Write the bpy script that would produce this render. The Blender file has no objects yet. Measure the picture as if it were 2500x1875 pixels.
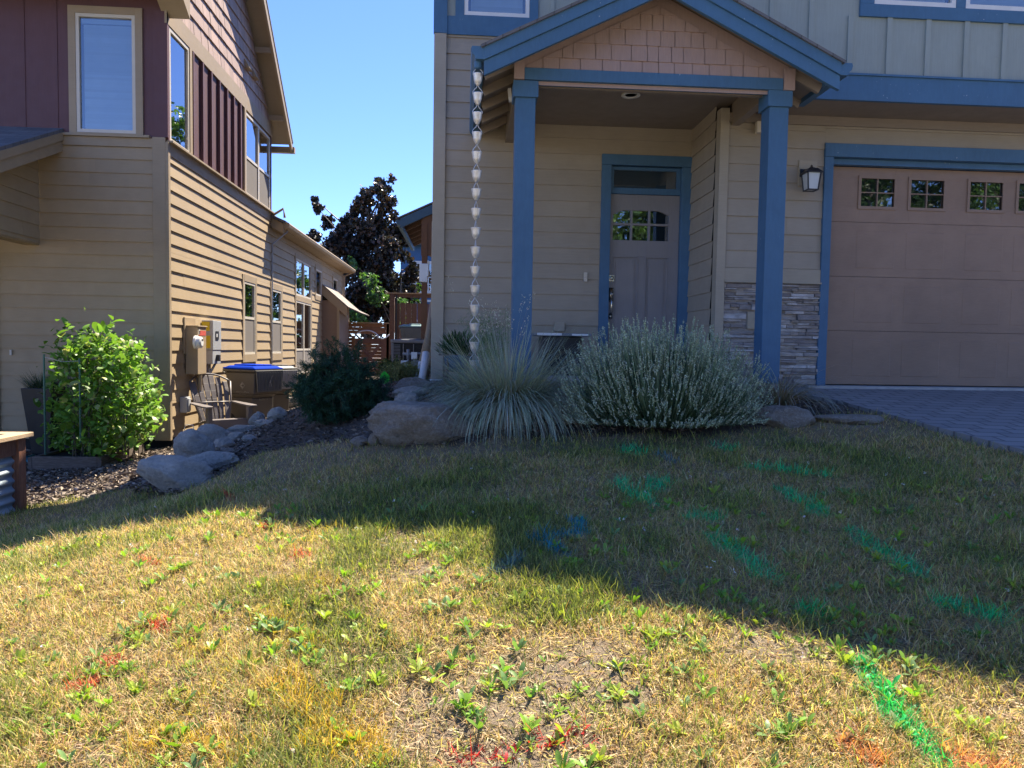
import bpy, math, random
import numpy as np
from mathutils import Vector, Matrix
random.seed(7); RNG = np.random.default_rng(11)
S = bpy.context.scene; COL = S.collection

# ---------------------------------------------------------------- camera
FPX = 1733.0
YAW, PITCH, ROLL = (math.radians(a) for a in (3.86, 2.9, 0.92))
CW = np.array([math.sin(YAW)*math.cos(PITCH), math.cos(YAW)*math.cos(PITCH), -math.sin(PITCH)])
_r0 = np.array([math.cos(YAW), -math.sin(YAW), 0.0]); _u0 = np.cross(_r0, CW)
CR = _r0*math.cos(ROLL) + _u0*math.sin(ROLL); CU = _u0*math.cos(ROLL) - _r0*math.sin(ROLL)
cd = bpy.data.cameras.new('camera'); cam = bpy.data.objects.new('camera', cd); COL.objects.link(cam)
cam.matrix_world = Matrix(((CR[0], CU[0], -CW[0], 0), (CR[1], CU[1], -CW[1], 0), (CR[2], CU[2], -CW[2], 0), (0, 0, 0, 1)))
cd.sensor_fit = 'HORIZONTAL'; cd.sensor_width = 36.0; cd.lens = 36.0*FPX/2500.0
cd.clip_start = 0.05; cd.clip_end = 2000
S.camera = cam

def ray(px, py):
    return CR*(px-1250)/FPX - CU*(py-937.5)/FPX + CW
def atY(px, py, Y): v = ray(px, py); return v*(Y/v[1])
def atX(px, py, X): v = ray(px, py); return v*(X/v[0])
def atZ(px, py, Z): v = ray(px, py); return v*(Z/v[2])

# ---------------------------------------------------------------- light
SUN_AZ, SUN_EL = math.radians(29.0), math.radians(55.0)      # azimuth from +Y towards +X
sdir = Vector((math.cos(SUN_EL)*math.sin(SUN_AZ), math.cos(SUN_EL)*math.cos(SUN_AZ), math.sin(SUN_EL)))
world = bpy.data.worlds.new('World'); S.world = world; world.use_nodes = True
nt = world.node_tree; nt.nodes.clear()
sky = nt.nodes.new('ShaderNodeTexSky'); sky.sky_type = 'NISHITA'; sky.sun_disc = False
sky.sun_elevation = SUN_EL; sky.sun_rotation = SUN_AZ; sky.air_density = 1.0; sky.dust_density = 0.0; sky.ozone_density = 3.0; sky.altitude = 1500
bg = nt.nodes.new('ShaderNodeBackground'); bg.inputs[1].default_value = 0.10
wo = nt.nodes.new('ShaderNodeOutputWorld')
tint = nt.nodes.new('ShaderNodeMix'); tint.data_type = 'RGBA'; tint.blend_type = 'MULTIPLY'; tint.inputs[0].default_value = 1.0; tint.inputs[7].default_value = (0.56, 0.65, 0.95, 1)
nt.links.new(sky.outputs[0], tint.inputs[6]); nt.links.new(tint.outputs[2], bg.inputs[0]); nt.links.new(bg.outputs[0], wo.inputs[0])
ld = bpy.data.lights.new('sun', 'SUN'); ld.energy = 4.6; ld.angle = math.radians(0.5); ld.color = (1.0, 0.90, 0.74)
sun = bpy.data.objects.new('sun', ld); COL.objects.link(sun)
sun.rotation_euler = (-sdir).to_track_quat('-Z', 'Y').to_euler(); sun.location = (10, 20, 30)
S.view_settings.view_transform = 'Standard'; S.view_settings.look = 'None'
S.view_settings.exposure = 1.75; S.view_settings.gamma = 1.0
S.cycles.max_bounces = 8; S.cycles.transparent_max_bounces = 12

# ---------------------------------------------------------------- materials
class NT:
    def __init__(s, name):
        s.m = bpy.data.materials.new(name); s.m.use_nodes = True; s.t = s.m.node_tree; s.t.nodes.clear()
        s.out = s.n('ShaderNodeOutputMaterial')
    def n(s, typ, **kw):
        nd = s.t.nodes.new(typ)
        for k, v in kw.items(): setattr(nd, k, v)
        return nd
    def put(s, sock, v):
        if isinstance(v, bpy.types.NodeSocket): s.t.links.new(v, sock)
        elif isinstance(v, (tuple, list)) and len(v) == 3 and sock.type == 'RGBA': sock.default_value = (*v, 1)
        else: sock.default_value = v
    def noise(s, scale, detail=4, vec=None, rough=0.55, stretch=None):
        nd = s.n('ShaderNodeTexNoise'); nd.inputs['Scale'].default_value = scale
        nd.inputs['Detail'].default_value = detail; nd.inputs['Roughness'].default_value = rough
        v = vec or s.pos()
        if stretch:
            mp = s.n('ShaderNodeMapping'); mp.inputs['Scale'].default_value = stretch; s.put(mp.inputs[0], v); v = mp.outputs[0]
        s.put(nd.inputs['Vector'], v); return nd.outputs['Fac']
    def pos(s):
        if not hasattr(s, '_p'): s._p = s.n('ShaderNodeTexCoord').outputs['Object']
        return s._p
    def ramp(s, fac, stops, interp='LINEAR'):
        r = s.n('ShaderNodeValToRGB'); r.color_ramp.interpolation = interp
        el = r.color_ramp.elements
        while len(el) < len(stops): el.new(0.5)
        for e, (p, c) in zip(el, stops): e.position = p; e.color = (*c, 1) if len(c) == 3 else c
        s.put(r.inputs[0], fac); return r.outputs[0]
    def mix(s, fac, a, b, mode='MIX'):
        m = s.n('ShaderNodeMix', data_type='RGBA', blend_type=mode)
        s.put(m.inputs[0], fac); s.put(m.inputs[6], a); s.put(m.inputs[7], b); return m.outputs[2]
    def math(s, op, a, b=0.0):
        m = s.n('ShaderNodeMath', operation=op); s.put(m.inputs[0], a); s.put(m.inputs[1], b); return m.outputs[0]
    def attr(s, name, out='Fac'):
        a = s.n('ShaderNodeAttribute'); a.attribute_name = name; return a.outputs[out]
    def bump(s, h, strength=0.3, dist=0.01):
        b = s.n('ShaderNodeBump'); b.inputs['Strength'].default_value = strength; b.inputs['Distance'].default_value = dist
        s.put(b.inputs['Height'], h); return b.outputs[0]
    def bsdf(s, color, rough=0.6, normal=None, metal=0.0, spec=0.5, **kw):
        p = s.n('ShaderNodeBsdfPrincipled'); s.put(p.inputs['Base Color'], color); s.put(p.inputs['Roughness'], rough)
        p.inputs['Metallic'].default_value = metal; p.inputs['Specular IOR Level'].default_value = spec
        if normal is not None: s.put(p.inputs['Normal'], normal)
        for k, v in kw.items(): s.put(p.inputs[k], v)
        s.t.links.new(p.outputs[0], s.out.inputs[0]); return p

def sc(c, k): return tuple(min(1.0, x*k) for x in c)

def paint(name, c, rough=0.6, var=0.18, grain=True, stretch=(1.5, 1.5, 30), dirt=0.12, bump=0.25, scale=4, specks=False):
    """painted board: per-board tone, weathering clouds, faint wood grain"""
    m = NT(name)
    big = m.noise(0.9, 4); mid = m.noise(7, 5)
    g = m.noise(scale, 6, stretch=stretch, rough=0.7)
    rnd = m.attr('rnd')
    col = m.mix(m.ramp(rnd, [(0, (0,)*3), (1, (1,)*3)]), sc(c, 1-var*0.5), sc(c, 1+var*0.5))
    col = m.mix(m.ramp(big, [(0.35, (0,)*3), (0.7, (1,)*3)]), col, sc(c, 1-dirt*1.2), 'MIX')
    col = m.mix(m.math('MULTIPLY', m.ramp(mid, [(0.4, (0,)*3), (0.75, (1,)*3)]), dirt*2.2), col, sc(c, 0.72))
    col = m.mix(m.math('MULTIPLY', m.ramp(g, [(0.42, (0,)*3), (0.62, (1,)*3)]), 0.22 if grain else 0.05), col, sc(c, 1.22))
    if specks:
        s1 = m.noise(38, 3); s2 = m.noise(2.6, 3); k = m.math('MULTIPLY', m.ramp(s1, [(0.70, (0,)*3), (0.74, (1,)*3)]), m.ramp(s2, [(0.52, (0,)*3), (0.60, (1,)*3)]))
        col = m.mix(m.math('MULTIPLY', k, 0.75), col, (0.55, 0.58, 0.60))
    nrm = m.bump(m.math('ADD', m.math('MULTIPLY', g, 1.0 if grain else 0.2), m.math('MULTIPLY', mid, 0.4)), bump, 0.004)
    m.bsdf(col, m.math('ADD', m.math('MULTIPLY', mid, 0.25), rough-0.12), nrm)
    return m.m

def plain(name, c, rough=0.5, metal=0.0, var=0.15, bump=0.1, scale=12, spec=0.5):
    m = NT(name); n1 = m.noise(scale, 5); n2 = m.noise(scale*0.15, 3)
    col = m.mix(m.ramp(n1, [(0.35, (0,)*3), (0.7, (1,)*3)]), sc(c, 1-var), sc(c, 1+var*0.6))
    col = m.mix(m.math('MULTIPLY', n2, 0.4), col, sc(c, 0.8))
    m.bsdf(col, m.math('ADD', m.math('MULTIPLY', n1, 0.25), max(0.02, rough-0.12)), m.bump(n1, bump, 0.003), metal, spec)
    return m.m

M = {}
TAN = (0.39, 0.29, 0.17)
M['tan'] = paint('tan_siding_paint', TAN)
M['tan_trim'] = paint('tan_trim_paint', (0.35, 0.265, 0.165), var=0.06)
M['shingle'] = paint('brown_shingle_paint', (0.38, 0.265, 0.21), var=0.45, stretch=(25, 25, 1.2), bump=0.5)
M['plum'] = paint('plum_board_paint', (0.115, 0.048, 0.05), var=0.1, stretch=(18, 18, 1))
M['grey_siding'] = paint('greige_siding_paint', (0.36, 0.305, 0.23), var=0.14)
M['grey_trim'] = paint('greige_trim_paint', (0.39, 0.335, 0.25), var=0.06)
M['bay'] = paint('brown_bay_panel', (0.26, 0.175, 0.12), var=0.06)
M['sage'] = paint('sage_panel_paint', (0.30, 0.34, 0.31), var=0.08, stretch=(18, 18, 1))
M['blue'] = paint('blue_trim_paint', (0.06, 0.15, 0.26), var=0.12, dirt=0.16, stretch=(10, 10, 2), specks=True)
M['rose'] = paint('rosy_shingle_paint', (0.40, 0.28, 0.235), var=0.05, stretch=(22, 22, 1))
M['soffit'] = paint('soffit_paint', (0.26, 0.21, 0.165), var=0.1)
M['garage'] = paint('garage_door_brown', (0.30, 0.20, 0.14), var=0.04, dirt=0.2, stretch=(2, 2, 40), bump=0.3, scale=6)
M['door'] = paint('grey_door_paint', (0.245, 0.23, 0.235), var=0.04, stretch=(30, 30, 1.5), rough=0.4)
M['vinyl'] = plain('white_vinyl', (0.72, 0.72, 0.70), 0.4, var=0.05)
M['almond'] = plain('almond_vinyl', (0.62, 0.56, 0.46), 0.45, var=0.05)
M['white_plastic'] = plain('white_plastic', (0.75, 0.75, 0.73), 0.35, var=0.05)
M['dark'] = plain('dark_interior', (0.02, 0.022, 0.025), 0.8)
M['room'] = plain('dim_room', (0.06, 0.065, 0.065), 0.9)
M['painted_reflection'] = plain('blue_grey_reflection_tone', (0.16, 0.20, 0.26), 0.8, var=0.08)  # transom pane's reflection, put into a flat colour
M['screen'] = plain('insect_screen_mesh', (0.17, 0.15, 0.135), 0.9, var=0.06, scale=60)
M['blind'] = paint('pale_window_blind', (0.60, 0.70, 0.80), var=0.3, stretch=(1, 1, 60), grain=True)
M['steel'] = plain('brushed_steel', (0.62, 0.62, 0.60), 0.33, 0.9, var=0.12)
M['nickel'] = plain('satin_nickel', (0.55, 0.52, 0.46), 0.25, 1.0)
M['alum'] = plain('cast_aluminium', (0.78, 0.76, 0.72), 0.38, 0.55, var=0.22, scale=25)
M['black_metal'] = plain('black_metal', (0.03, 0.03, 0.035), 0.45, 0.2)
M['grey_metal'] = plain('grey_enamel_metal', (0.42, 0.43, 0.44), 0.45, 0.1, var=0.08)
M['ac'] = plain('condenser_enamel', (0.22, 0.235, 0.26), 0.5, 0.2, var=0.1)
M['ac_light'] = plain('condenser_pale_enamel', (0.38, 0.38, 0.37), 0.5, 0.1, var=0.12)
M['ac_core'] = plain('condenser_fins', (0.02, 0.022, 0.025), 0.6, 0.3)
M['bin'] = plain('brown_cart_plastic', (0.125, 0.115, 0.10), 0.5, var=0.12, scale=5)
M['bin_grey'] = plain('grey_cart_plastic', (0.13, 0.135, 0.135), 0.5, var=0.12, scale=5)
M['lid_blue'] = plain('blue_lid_plastic', (0.002, 0.04, 0.42), 0.75, var=0.12, scale=6, spec=0.05)
M['lid_dark'] = plain('charcoal_lid_plastic', (0.05, 0.05, 0.055), 0.42, var=0.15, scale=6)
M['lid_teal'] = plain('grey_teal_lid_plastic', (0.20, 0.33, 0.34), 0.42, var=0.1, scale=6)
M['chair'] = plain('taupe_resin', (0.18, 0.155, 0.145), 0.42, var=0.1, scale=6)
M['pvc'] = plain('weathered_white_pvc', (0.62, 0.65, 0.68), 0.45, var=0.08)
M['cardboard'] = paint('dusty_brown_tube', (0.25, 0.19, 0.125), var=0.1, stretch=(3, 3, 12))
M['yellow'] = plain('yellow_sticker', (0.75, 0.55, 0.02), 0.5, var=0.05)
M['red'] = plain('red_sticker', (0.60, 0.10, 0.07), 0.5, var=0.1)
M['mark'] = plain('pale_stamped_marking', (0.42, 0.41, 0.38), 0.6, var=0.1)
M['flag'] = plain('fluorescent_green_flag', (0.05, 0.75, 0.05), 0.5, var=0.1)
M['glow_glass'] = plain('frosted_lantern_glass', (0.62, 0.66, 0.68), 0.2, var=0.04)
M['lamp'] = plain('recessed_lamp_trim', (0.72, 0.70, 0.62), 0.4, var=0.04)
M['concrete'] = plain('pale_concrete', (0.42, 0.41, 0.39), 0.8, var=0.2, bump=0.3)
M['pot_blue'] = plain('blue_glazed_pot', (0.10, 0.17, 0.26), 0.15, var=0.3, scale=8)
M['pot_black'] = plain('black_planter', (0.02, 0.02, 0.022), 0.4)
M['stake'] = plain('green_garden_stake', (0.03, 0.13, 0.09), 0.4)
M['far_blue'] = paint('far_blue_siding', (0.045, 0.13, 0.28), var=0.1)
M['bark'] = paint('tree_bark', (0.13, 0.105, 0.085), var=0.2, stretch=(12, 12, 2), bump=0.8)
M['white_cloth'] = plain('white_blossom', (0.8, 0.78, 0.8), 0.7)

def wood(name, c, c2, stretch, rough=0.75):
    m = NT(name); g = m.noise(5, 8, stretch=stretch, rough=0.65); b = m.noise(1.5, 4)
    col = m.ramp(g, [(0.3, sc(c, 0.55)), (0.5, c), (0.72, c2)])
    col = m.mix(m.math('MULTIPLY', m.attr('rnd'), 0.5), col, sc(c, 0.6))
    col = m.mix(m.ramp(b, [(0.45, (0,)*3), (0.7, (0.4,)*3)]), col, sc(c2, 0.8))
    m.bsdf(col, rough, m.bump(g, 0.5, 0.006)); return m.m
M['cedar'] = wood('cedar_boards', (0.29, 0.15, 0.08), (0.40, 0.23, 0.13), (1.5, 1.5, 25))
M['cedar_v'] = wood('cedar_upright_boards', (0.185, 0.095, 0.065), (0.25, 0.14, 0.10), (25, 25, 1.5))
M['old_wood'] = wood('weathered_grey_timber', (0.13, 0.10, 0.08), (0.26, 0.21, 0.17), (2, 2, 25))
M['red_wood'] = wood('reddish_planter_timber', (0.27, 0.11, 0.06), (0.40, 0.20, 0.11), (14, 14, 2))
M['top_wood'] = wood('sunbleached_rail_timber', (0.48, 0.33, 0.19), (0.62, 0.47, 0.31), (3, 25, 25))
M['beam_wood'] = wood('brown_stained_beam', (0.20, 0.11, 0.065), (0.26, 0.155, 0.10), (20, 20, 2))

def glass():
    m = NT('window_glass')
    fr = m.n('ShaderNodeFresnel'); fr.inputs[0].default_value = 1.9
    nz = m.noise(2.2, 2); bp = m.bump(nz, 0.05, 0.02)
    gl = m.n('ShaderNodeBsdfGlossy'); gl.inputs['Roughness'].default_value = 0.015; gl.inputs['Color'].default_value = (0.95, 0.97, 1, 1)
    m.t.links.new(bp, gl.inputs['Normal'])
    tr = m.n('ShaderNodeBsdfTransparent'); tr.inputs[0].default_value = (0.72, 0.80, 0.80, 1)
    mx = m.n('ShaderNodeMixShader'); fac = m.math('ADD', m.math('MULTIPLY', fr.outputs[0], 1.2), 0.12)
    m.t.links.new(fac, mx.inputs[0]); m.t.links.new(tr.outputs[0], mx.inputs[1]); m.t.links.new(gl.outputs[0], mx.inputs[2])
    m.t.links.new(mx.outputs[0], m.out.inputs[0]); return m.m
M['glass'] = glass()

def roofing(name, c):
    m = NT(name); b = m.n('ShaderNodeTexBrick'); b.inputs['Scale'].default_value = 1.0
    mp = m.n('ShaderNodeMapping'); m.put(mp.inputs[0], m.attr('uvw', 'Vector')); m.put(b.inputs['Vector'], mp.outputs[0])
    b.inputs['Brick Width'].default_value = 0.3; b.inputs['Row Height'].default_value = 0.14; b.inputs['Mortar Size'].default_value = 0.006
    m.put(b.inputs['Color1'], sc(c, 0.7)); m.put(b.inputs['Color2'], sc(c, 1.25)); m.put(b.inputs['Mortar'], sc(c, 0.35))
    n = m.noise(120, 3); col = m.mix(m.math('MULTIPLY', n, 0.6), b.outputs[0], sc(c, 1.5))
    m.bsdf(col, 0.85, m.bump(m.math('ADD', b.outputs[1], n), 0.5, 0.008)); return m.m
M['roof_grey'] = roofing('grey_asphalt_shingles', (0.115, 0.115, 0.12))
M['roof_brown'] = roofing('brown_asphalt_shingles', (0.22, 0.185, 0.155))

def rock(name, c1, c2, c3, band=6):
    m = NT(name)
    w = m.noise(3, 6, rough=0.7); ln = m.noise(band, 8, stretch=(1, 1.6, 3.5), rough=0.7); sp = m.noise(45, 6, rough=0.75)
    col = m.ramp(ln, [(0.3, c1), (0.5, c2), (0.68, c3)])
    col = m.mix(m.ramp(w, [(0.42, (0,)*3), (0.66, (0.75,)*3)]), col, c1)
    col = m.mix(m.ramp(sp, [(0.45, (0,)*3), (0.75, (0.55,)*3)]), col, sc(c3, 1.25))
    h = m.math('ADD', m.math('MULTIPLY', ln, 1.0), m.math('MULTIPLY', sp, 0.35))
    h2 = m.noise(11, 7, rough=0.8); col = m.mix(m.ramp(h2, [(0.32, (0.7,)*3), (0.41, (0,)*3)]), col, sc(c1, 0.5))  # crevice shade painted in: colour darkens in the hollows of the bump
    m.bsdf(col, 0.9, m.bump(m.math('ADD', h, m.math('MULTIPLY', h2, 2.2)), 1.0, 0.06)); return m.m
M['rock_grey'] = rock('grey_banded_boulder', (0.42, 0.39, 0.34), (0.62, 0.575, 0.50), (0.78, 0.73, 0.64))
M['rock_brown'] = rock('brown_mossy_boulder', (0.25, 0.205, 0.155), (0.40, 0.345, 0.285), (0.58, 0.53, 0.47), 4)
M['rock_red'] = rock('rusty_stone', (0.13, 0.07, 0.05), (0.25, 0.14, 0.10), (0.36, 0.26, 0.2))
M['slate'] = rock('blue_grey_slate', (0.09, 0.11, 0.13), (0.16, 0.19, 0.22), (0.24, 0.27, 0.30), 3)

def ledger():
    m = NT('stacked_ledger_stone'); r = m.attr('rnd'); n = m.noise(30, 6, rough=0.7); n2 = m.noise(9, 5, stretch=(1, 1, 3))
    col = m.ramp(r, [(0.0, (0.24, 0.21, 0.20)), (0.3, (0.38, 0.35, 0.33)), (0.6, (0.46, 0.39, 0.32)), (0.8, (0.54, 0.51, 0.49)), (1.0, (0.66, 0.63, 0.60))])
    col = m.mix(m.ramp(n2, [(0.42, (0,)*3), (0.65, (0.6,)*3)]), col, (0.17, 0.15, 0.14))
    m.bsdf(col, 0.85, m.bump(m.math('ADD', n, n2), 0.7, 0.02)); return m.m
M['ledger'] = ledger()

def leafmat(name, trans=0.35, rough=0.45):
    """colour comes from the per-leaf 'col' attribute; light passes through the thin leaf"""
    m = NT(name); c = m.attr('col', 'Color')
    p = m.n('ShaderNodeBsdfPrincipled'); m.put(p.inputs['Base Color'], c); p.inputs['Roughness'].default_value = rough
    p.inputs['Specular IOR Level'].default_value = 0.35
    tl = m.n('ShaderNodeBsdfTranslucent'); m.put(tl.inputs[0], m.mix(1.0, c, (1.25, 1.35, 0.55), 'MULTIPLY'))
    mx = m.n('ShaderNodeMixShader'); mx.inputs[0].default_value = trans
    m.t.links.new(p.outputs[0], mx.inputs[1]); m.t.links.new(tl.outputs[0], mx.inputs[2]); m.t.links.new(mx.outputs[0], m.out.inputs[0])
    return m.m
M['leaf'] = leafmat('broad_leaf'); M['leaf_dark'] = leafmat('dark_glossy_leaf', 0.10, 0.3); M['needle'] = leafmat('fine_foliage', 0.15, 0.6); M['grass'] = leafmat('grass_blade', 0.4, 0.6)
M['chip'] = leafmat('bark_chip', 0.0, 0.85)

# ---------------------------------------------------------------- object helpers
def tag(o, label=None, cat=None, group=None, kind=None):
    if label: o['label'] = label
    if cat: o['category'] = cat
    if group: o['group'] = group
    if kind: o['kind'] = kind
    return o
def empty(name, loc, label=None, cat=None, group=None):
    o = bpy.data.objects.new(name, None); o.empty_display_size = 0.1; COL.objects.link(o); o.location = loc
    return tag(o, label, cat, group)
def rootloc(p):
    v = Vector((0, 0, 0))
    while p is not None: v = v + p.location; p = p.parent
    return v
def copy_tree(o, parent=None):
    c = o.copy(); COL.objects.link(c); c.parent = parent
    for ch in list(o.children): copy_tree(ch, c)
    return c

class MB:
    def __init__(s, T=None): s.v = []; s.f = []; s.r = []; s.uv = {}; s.T = T
    def pt(s, p):
        s.v.append(s.T(*p) if s.T else tuple(p)); return len(s.v)-1
    def poly(s, pts, r=None):
        s.f.append([s.pt(p) for p in pts]); s.r.append(random.random() if r is None else r); return s
    def box(s, x0, x1, y0, y1, z0, z1, r=None):
        r = random.random() if r is None else r
        i = [s.pt(p) for p in ((x0,y0,z0),(x1,y0,z0),(x1,y1,z0),(x0,y1,z0),(x0,y0,z1),(x1,y0,z1),(x1,y1,z1),(x0,y1,z1))]
        for q in ((0,3,2,1),(4,5,6,7),(0,1,5,4),(1,2,6,5),(2,3,7,6),(3,0,4,7)):
            s.f.append([i[k] for k in q]); s.r.append(r)
        return s
    def hexa(s, p8, r=None):
        r = random.random() if r is None else r
        i = [s.pt(p) for p in p8]
        for q in ((0,3,2,1),(4,5,6,7),(0,1,5,4),(1,2,6,5),(2,3,7,6),(3,0,4,7)):
            s.f.append([i[k] for k in q]); s.r.append(r)
        return s
    def beam(s, a, b, w, h, up=(0,0,1), r=None):
        a, b = Vector(a), Vector(b); d = (b-a).normalized(); u = Vector(up); sd = d.cross(u)
        if sd.length < 1e-4: sd = d.cross(Vector((0,1,0)))
        sd.normalize(); u = sd.cross(d); sd *= w/2; u *= h/2
        return s.hexa([a-sd-u, a+sd-u, b+sd-u, b-sd-u, a-sd+u, a+sd+u, b+sd+u, b-sd+u], r)
    def extrude(s, poly, vec, r=None):
        """closed solid from a planar polygon (3D points) swept along vec"""
        r = random.random() if r is None else r; n = len(poly); vec = Vector(vec)
        a = [s.pt(p) for p in poly]; b = [s.pt(tuple(Vector(p)+vec)) for p in poly]
        s.f.append(a[::-1]); s.r.append(r); s.f.append(b); s.r.append(r)
        for k in range(n):
            s.f.append([a[k], a[(k+1)%n], b[(k+1)%n], b[k]]); s.r.append(r)
        return s
    def tube(s, pts, rad, n=8, cap=True, r=0.5):
        pts = [Vector(p) for p in pts]; rings = []
        rad = rad if isinstance(rad, (list, tuple)) else [rad]*len(pts)
        ref = None
        for k, p in enumerate(pts):
            d = (pts[min(k+1, len(pts)-1)]-pts[max(k-1, 0)]).normalized()
            if ref is None: ref = Vector((0,0,1)) if abs(d.z) < 0.9 else Vector((1,0,0))
            x = d.cross(ref).normalized(); y = x.cross(d).normalized(); ref = y
            rings.append([s.pt(tuple(p+(x*math.cos(2*math.pi*j/n)+y*math.sin(2*math.pi*j/n))*rad[k])) for j in range(n)])
        for k in range(len(rings)-1):
            for j in range(n):
                s.f.append([rings[k][j], rings[k][(j+1)%n], rings[k+1][(j+1)%n], rings[k+1][j]]); s.r.append(r)
        if cap:
            s.f.append(rings[0][::-1]); s.r.append(r); s.f.append(rings[-1]); s.r.append(r)
        return s
    def lathe(s, prof, c=(0,0,0), n=20, r=0.5, axis='z'):
        rings = []
        for (q, z) in prof:
            ring = []
            for j in range(n):
                a = 2*math.pi*j/n; x, y = q*math.cos(a), q*math.sin(a)
                P = (c[0]+x, c[1]+y, c[2]+z) if axis == 'z' else ((c[0]+x, c[1]+z, c[2]+y) if axis == 'y' else (c[0]+z, c[1]+x, c[2]+y))
                ring.append(s.pt(P))
            rings.append(ring)
        for k in range(len(rings)-1):
            for j in range(n):
                s.f.append([rings[k][j], rings[k][(j+1)%n], rings[k+1][(j+1)%n], rings[k+1][j]]); s.r.append(r)
        if prof[0][0] > 1e-5: s.f.append(rings[0][::-1]); s.r.append(r)
        if prof[-1][0] > 1e-5: s.f.append(rings[-1]); s.r.append(r)
        return s
    def build(s, name, mat, parent=None, smooth=False, bevel=0, uvw=None):
        L = rootloc(parent); vv = np.array(s.v, float)-np.array(L)
        me = bpy.data.meshes.new(name); me.from_pydata(vv.tolist(), [], s.f); me.update()
        a = me.attributes.new('rnd', 'FLOAT', 'FACE'); a.data.foreach_set('value', np.array(s.r, dtype=np.float32))
        if uvw:
            A, B = Vector(uvw[0]), Vector(uvw[1]); q = np.array(s.v, float)
            w = np.zeros((len(q), 3), np.float32); w[:, 0] = q@np.array(A); w[:, 1] = q@np.array(B)
            at = me.attributes.new('uvw', 'FLOAT_VECTOR', 'POINT'); at.data.foreach_set('vector', w.ravel())
        me.materials.append(M[mat] if isinstance(mat, str) else mat)
        if smooth: me.polygons.foreach_set('use_smooth', [True]*len(me.polygons))
        o = bpy.data.objects.new(name, me); COL.objects.link(o)
        if parent is not None: o.parent = parent
        if bevel:
            md = o.modifiers.new('bevel', 'BEVEL'); md.width = bevel; md.segments = 2; md.limit_method = 'ANGLE'
        return o

def npmesh(name, V, F, mat, parent=None, col=None, smooth=False):
    """fast mesh from arrays; F (M,k) all the same size; col (N,3) per vertex"""
    V = np.asarray(V, np.float32); F = np.asarray(F, np.int32); L = np.array(rootloc(parent), np.float32)
    me = bpy.data.meshes.new(name); me.vertices.add(len(V)); me.vertices.foreach_set('co', (V-L).ravel())
    k = F.shape[1]; me.loops.add(F.size); me.loops.foreach_set('vertex_index', F.ravel())
    me.polygons.add(len(F)); me.polygons.foreach_set('loop_start', np.arange(0, F.size, k, dtype=np.int32))
    if smooth: me.polygons.foreach_set('use_smooth', np.ones(len(F), bool))
    me.update(calc_edges=True)
    if col is not None:
        c4 = np.ones((len(V), 4), np.float32); c4[:, :3] = np.clip(col, 0, 1)
        a = me.attributes.new('col', 'FLOAT_COLOR', 'POINT'); a.data.foreach_set('color', c4.ravel())
    me.materials.append(M[mat]); o = bpy.data.objects.new(name, me); COL.objects.link(o)
    if parent is not None: o.parent = parent
    return o

def unit(v): return v/np.maximum(np.linalg.norm(v, axis=-1, keepdims=True), 1e-9)
def leaf_arrays(C, D, size, aspect=0.55, fold=0.25, col=None, droop=0.0):
    """folded diamond leaves: C centres, D pointing dirs, size (N,)"""
    N = len(C); D = unit(D); R = unit(RNG.normal(size=(N, 3))); side = unit(np.cross(D, R)); nrm = np.cross(side, D)
    L = size[:, None]; W = L*aspect*0.5
    base = C-D*L*0.5; tip = C+D*L*0.5 - np.array([0, 0, 1])*L*droop; mid = C+nrm*L*0.02
    l = mid+side*W+nrm*L*fold*0.4; r = mid-side*W+nrm*L*fold*0.4
    V = np.stack([base, l, tip, r], 1).reshape(-1, 3)
    i = np.arange(N)[:, None]*4; F = np.concatenate([i+np.array([[0, 2, 1]]), i+np.array([[0, 3, 2]])], 1).reshape(-1, 3)
    c = None if col is None else np.repeat(col, 4, 0)
    return V, F, c
def ribbon_arrays(P, az, th0, curl, L, w, col, segs=3, tipcol=None):
    """grass-like strips bending away from vertical"""
    N = len(P); h = np.stack([np.cos(az), np.sin(az), np.zeros(N)], 1); sd = np.stack([-np.sin(az), np.cos(az), np.zeros(N)], 1)
    # half of the blades turned so that strips are seen from every side
    tw = RNG.uniform(-1.2, 1.2, N)[:, None]; sd = unit(sd*np.cos(tw)+h*np.sin(tw)*0.6)
    pts = [P.copy()]; p = P.copy()
    for k in range(segs):
        th = (th0+curl*(k+0.5)/segs)[:, None]
        p = p+(h*np.sin(th)+np.array([0, 0, 1])*np.cos(th))*(L[:, None]/segs); pts.append(p)
    V = []; C = []
    for k in range(segs+1):
        ww = (w*(1-(k/segs)**1.6*0.92))[:, None]*0.5
        V += [pts[k]-sd*ww, pts[k]+sd*ww]
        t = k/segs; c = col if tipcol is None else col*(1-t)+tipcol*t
        C += [c, c]
    V = np.stack(V, 1).reshape(-1, 3); C = np.stack(C, 1).reshape(-1, 3); n = 2*(segs+1)
    i = np.arange(N)[:, None]*n; q = np.concatenate([i+np.array([[2*k, 2*k+1, 2*k+3, 2*k+2]]) for k in range(segs)], 1).reshape(-1, 4)
    return V, q, C, pts
def join(parts):
    V, F, C = [], [], []; o = 0
    for v, f, c in parts: V.append(v); F.append(f+o); C.append(c); o += len(v)
    return np.concatenate(V), np.concatenate(F), np.concatenate(C)
def jit(c, n, s=0.2, h=0.06):
    k = RNG.normal(1, s, (n, 1)).clip(0.35, 1.8)
    return (np.array(c)[None]*k*RNG.normal(1, h, (n, 3)).clip(0.6, 1.5)).clip(0, 1)

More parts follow.
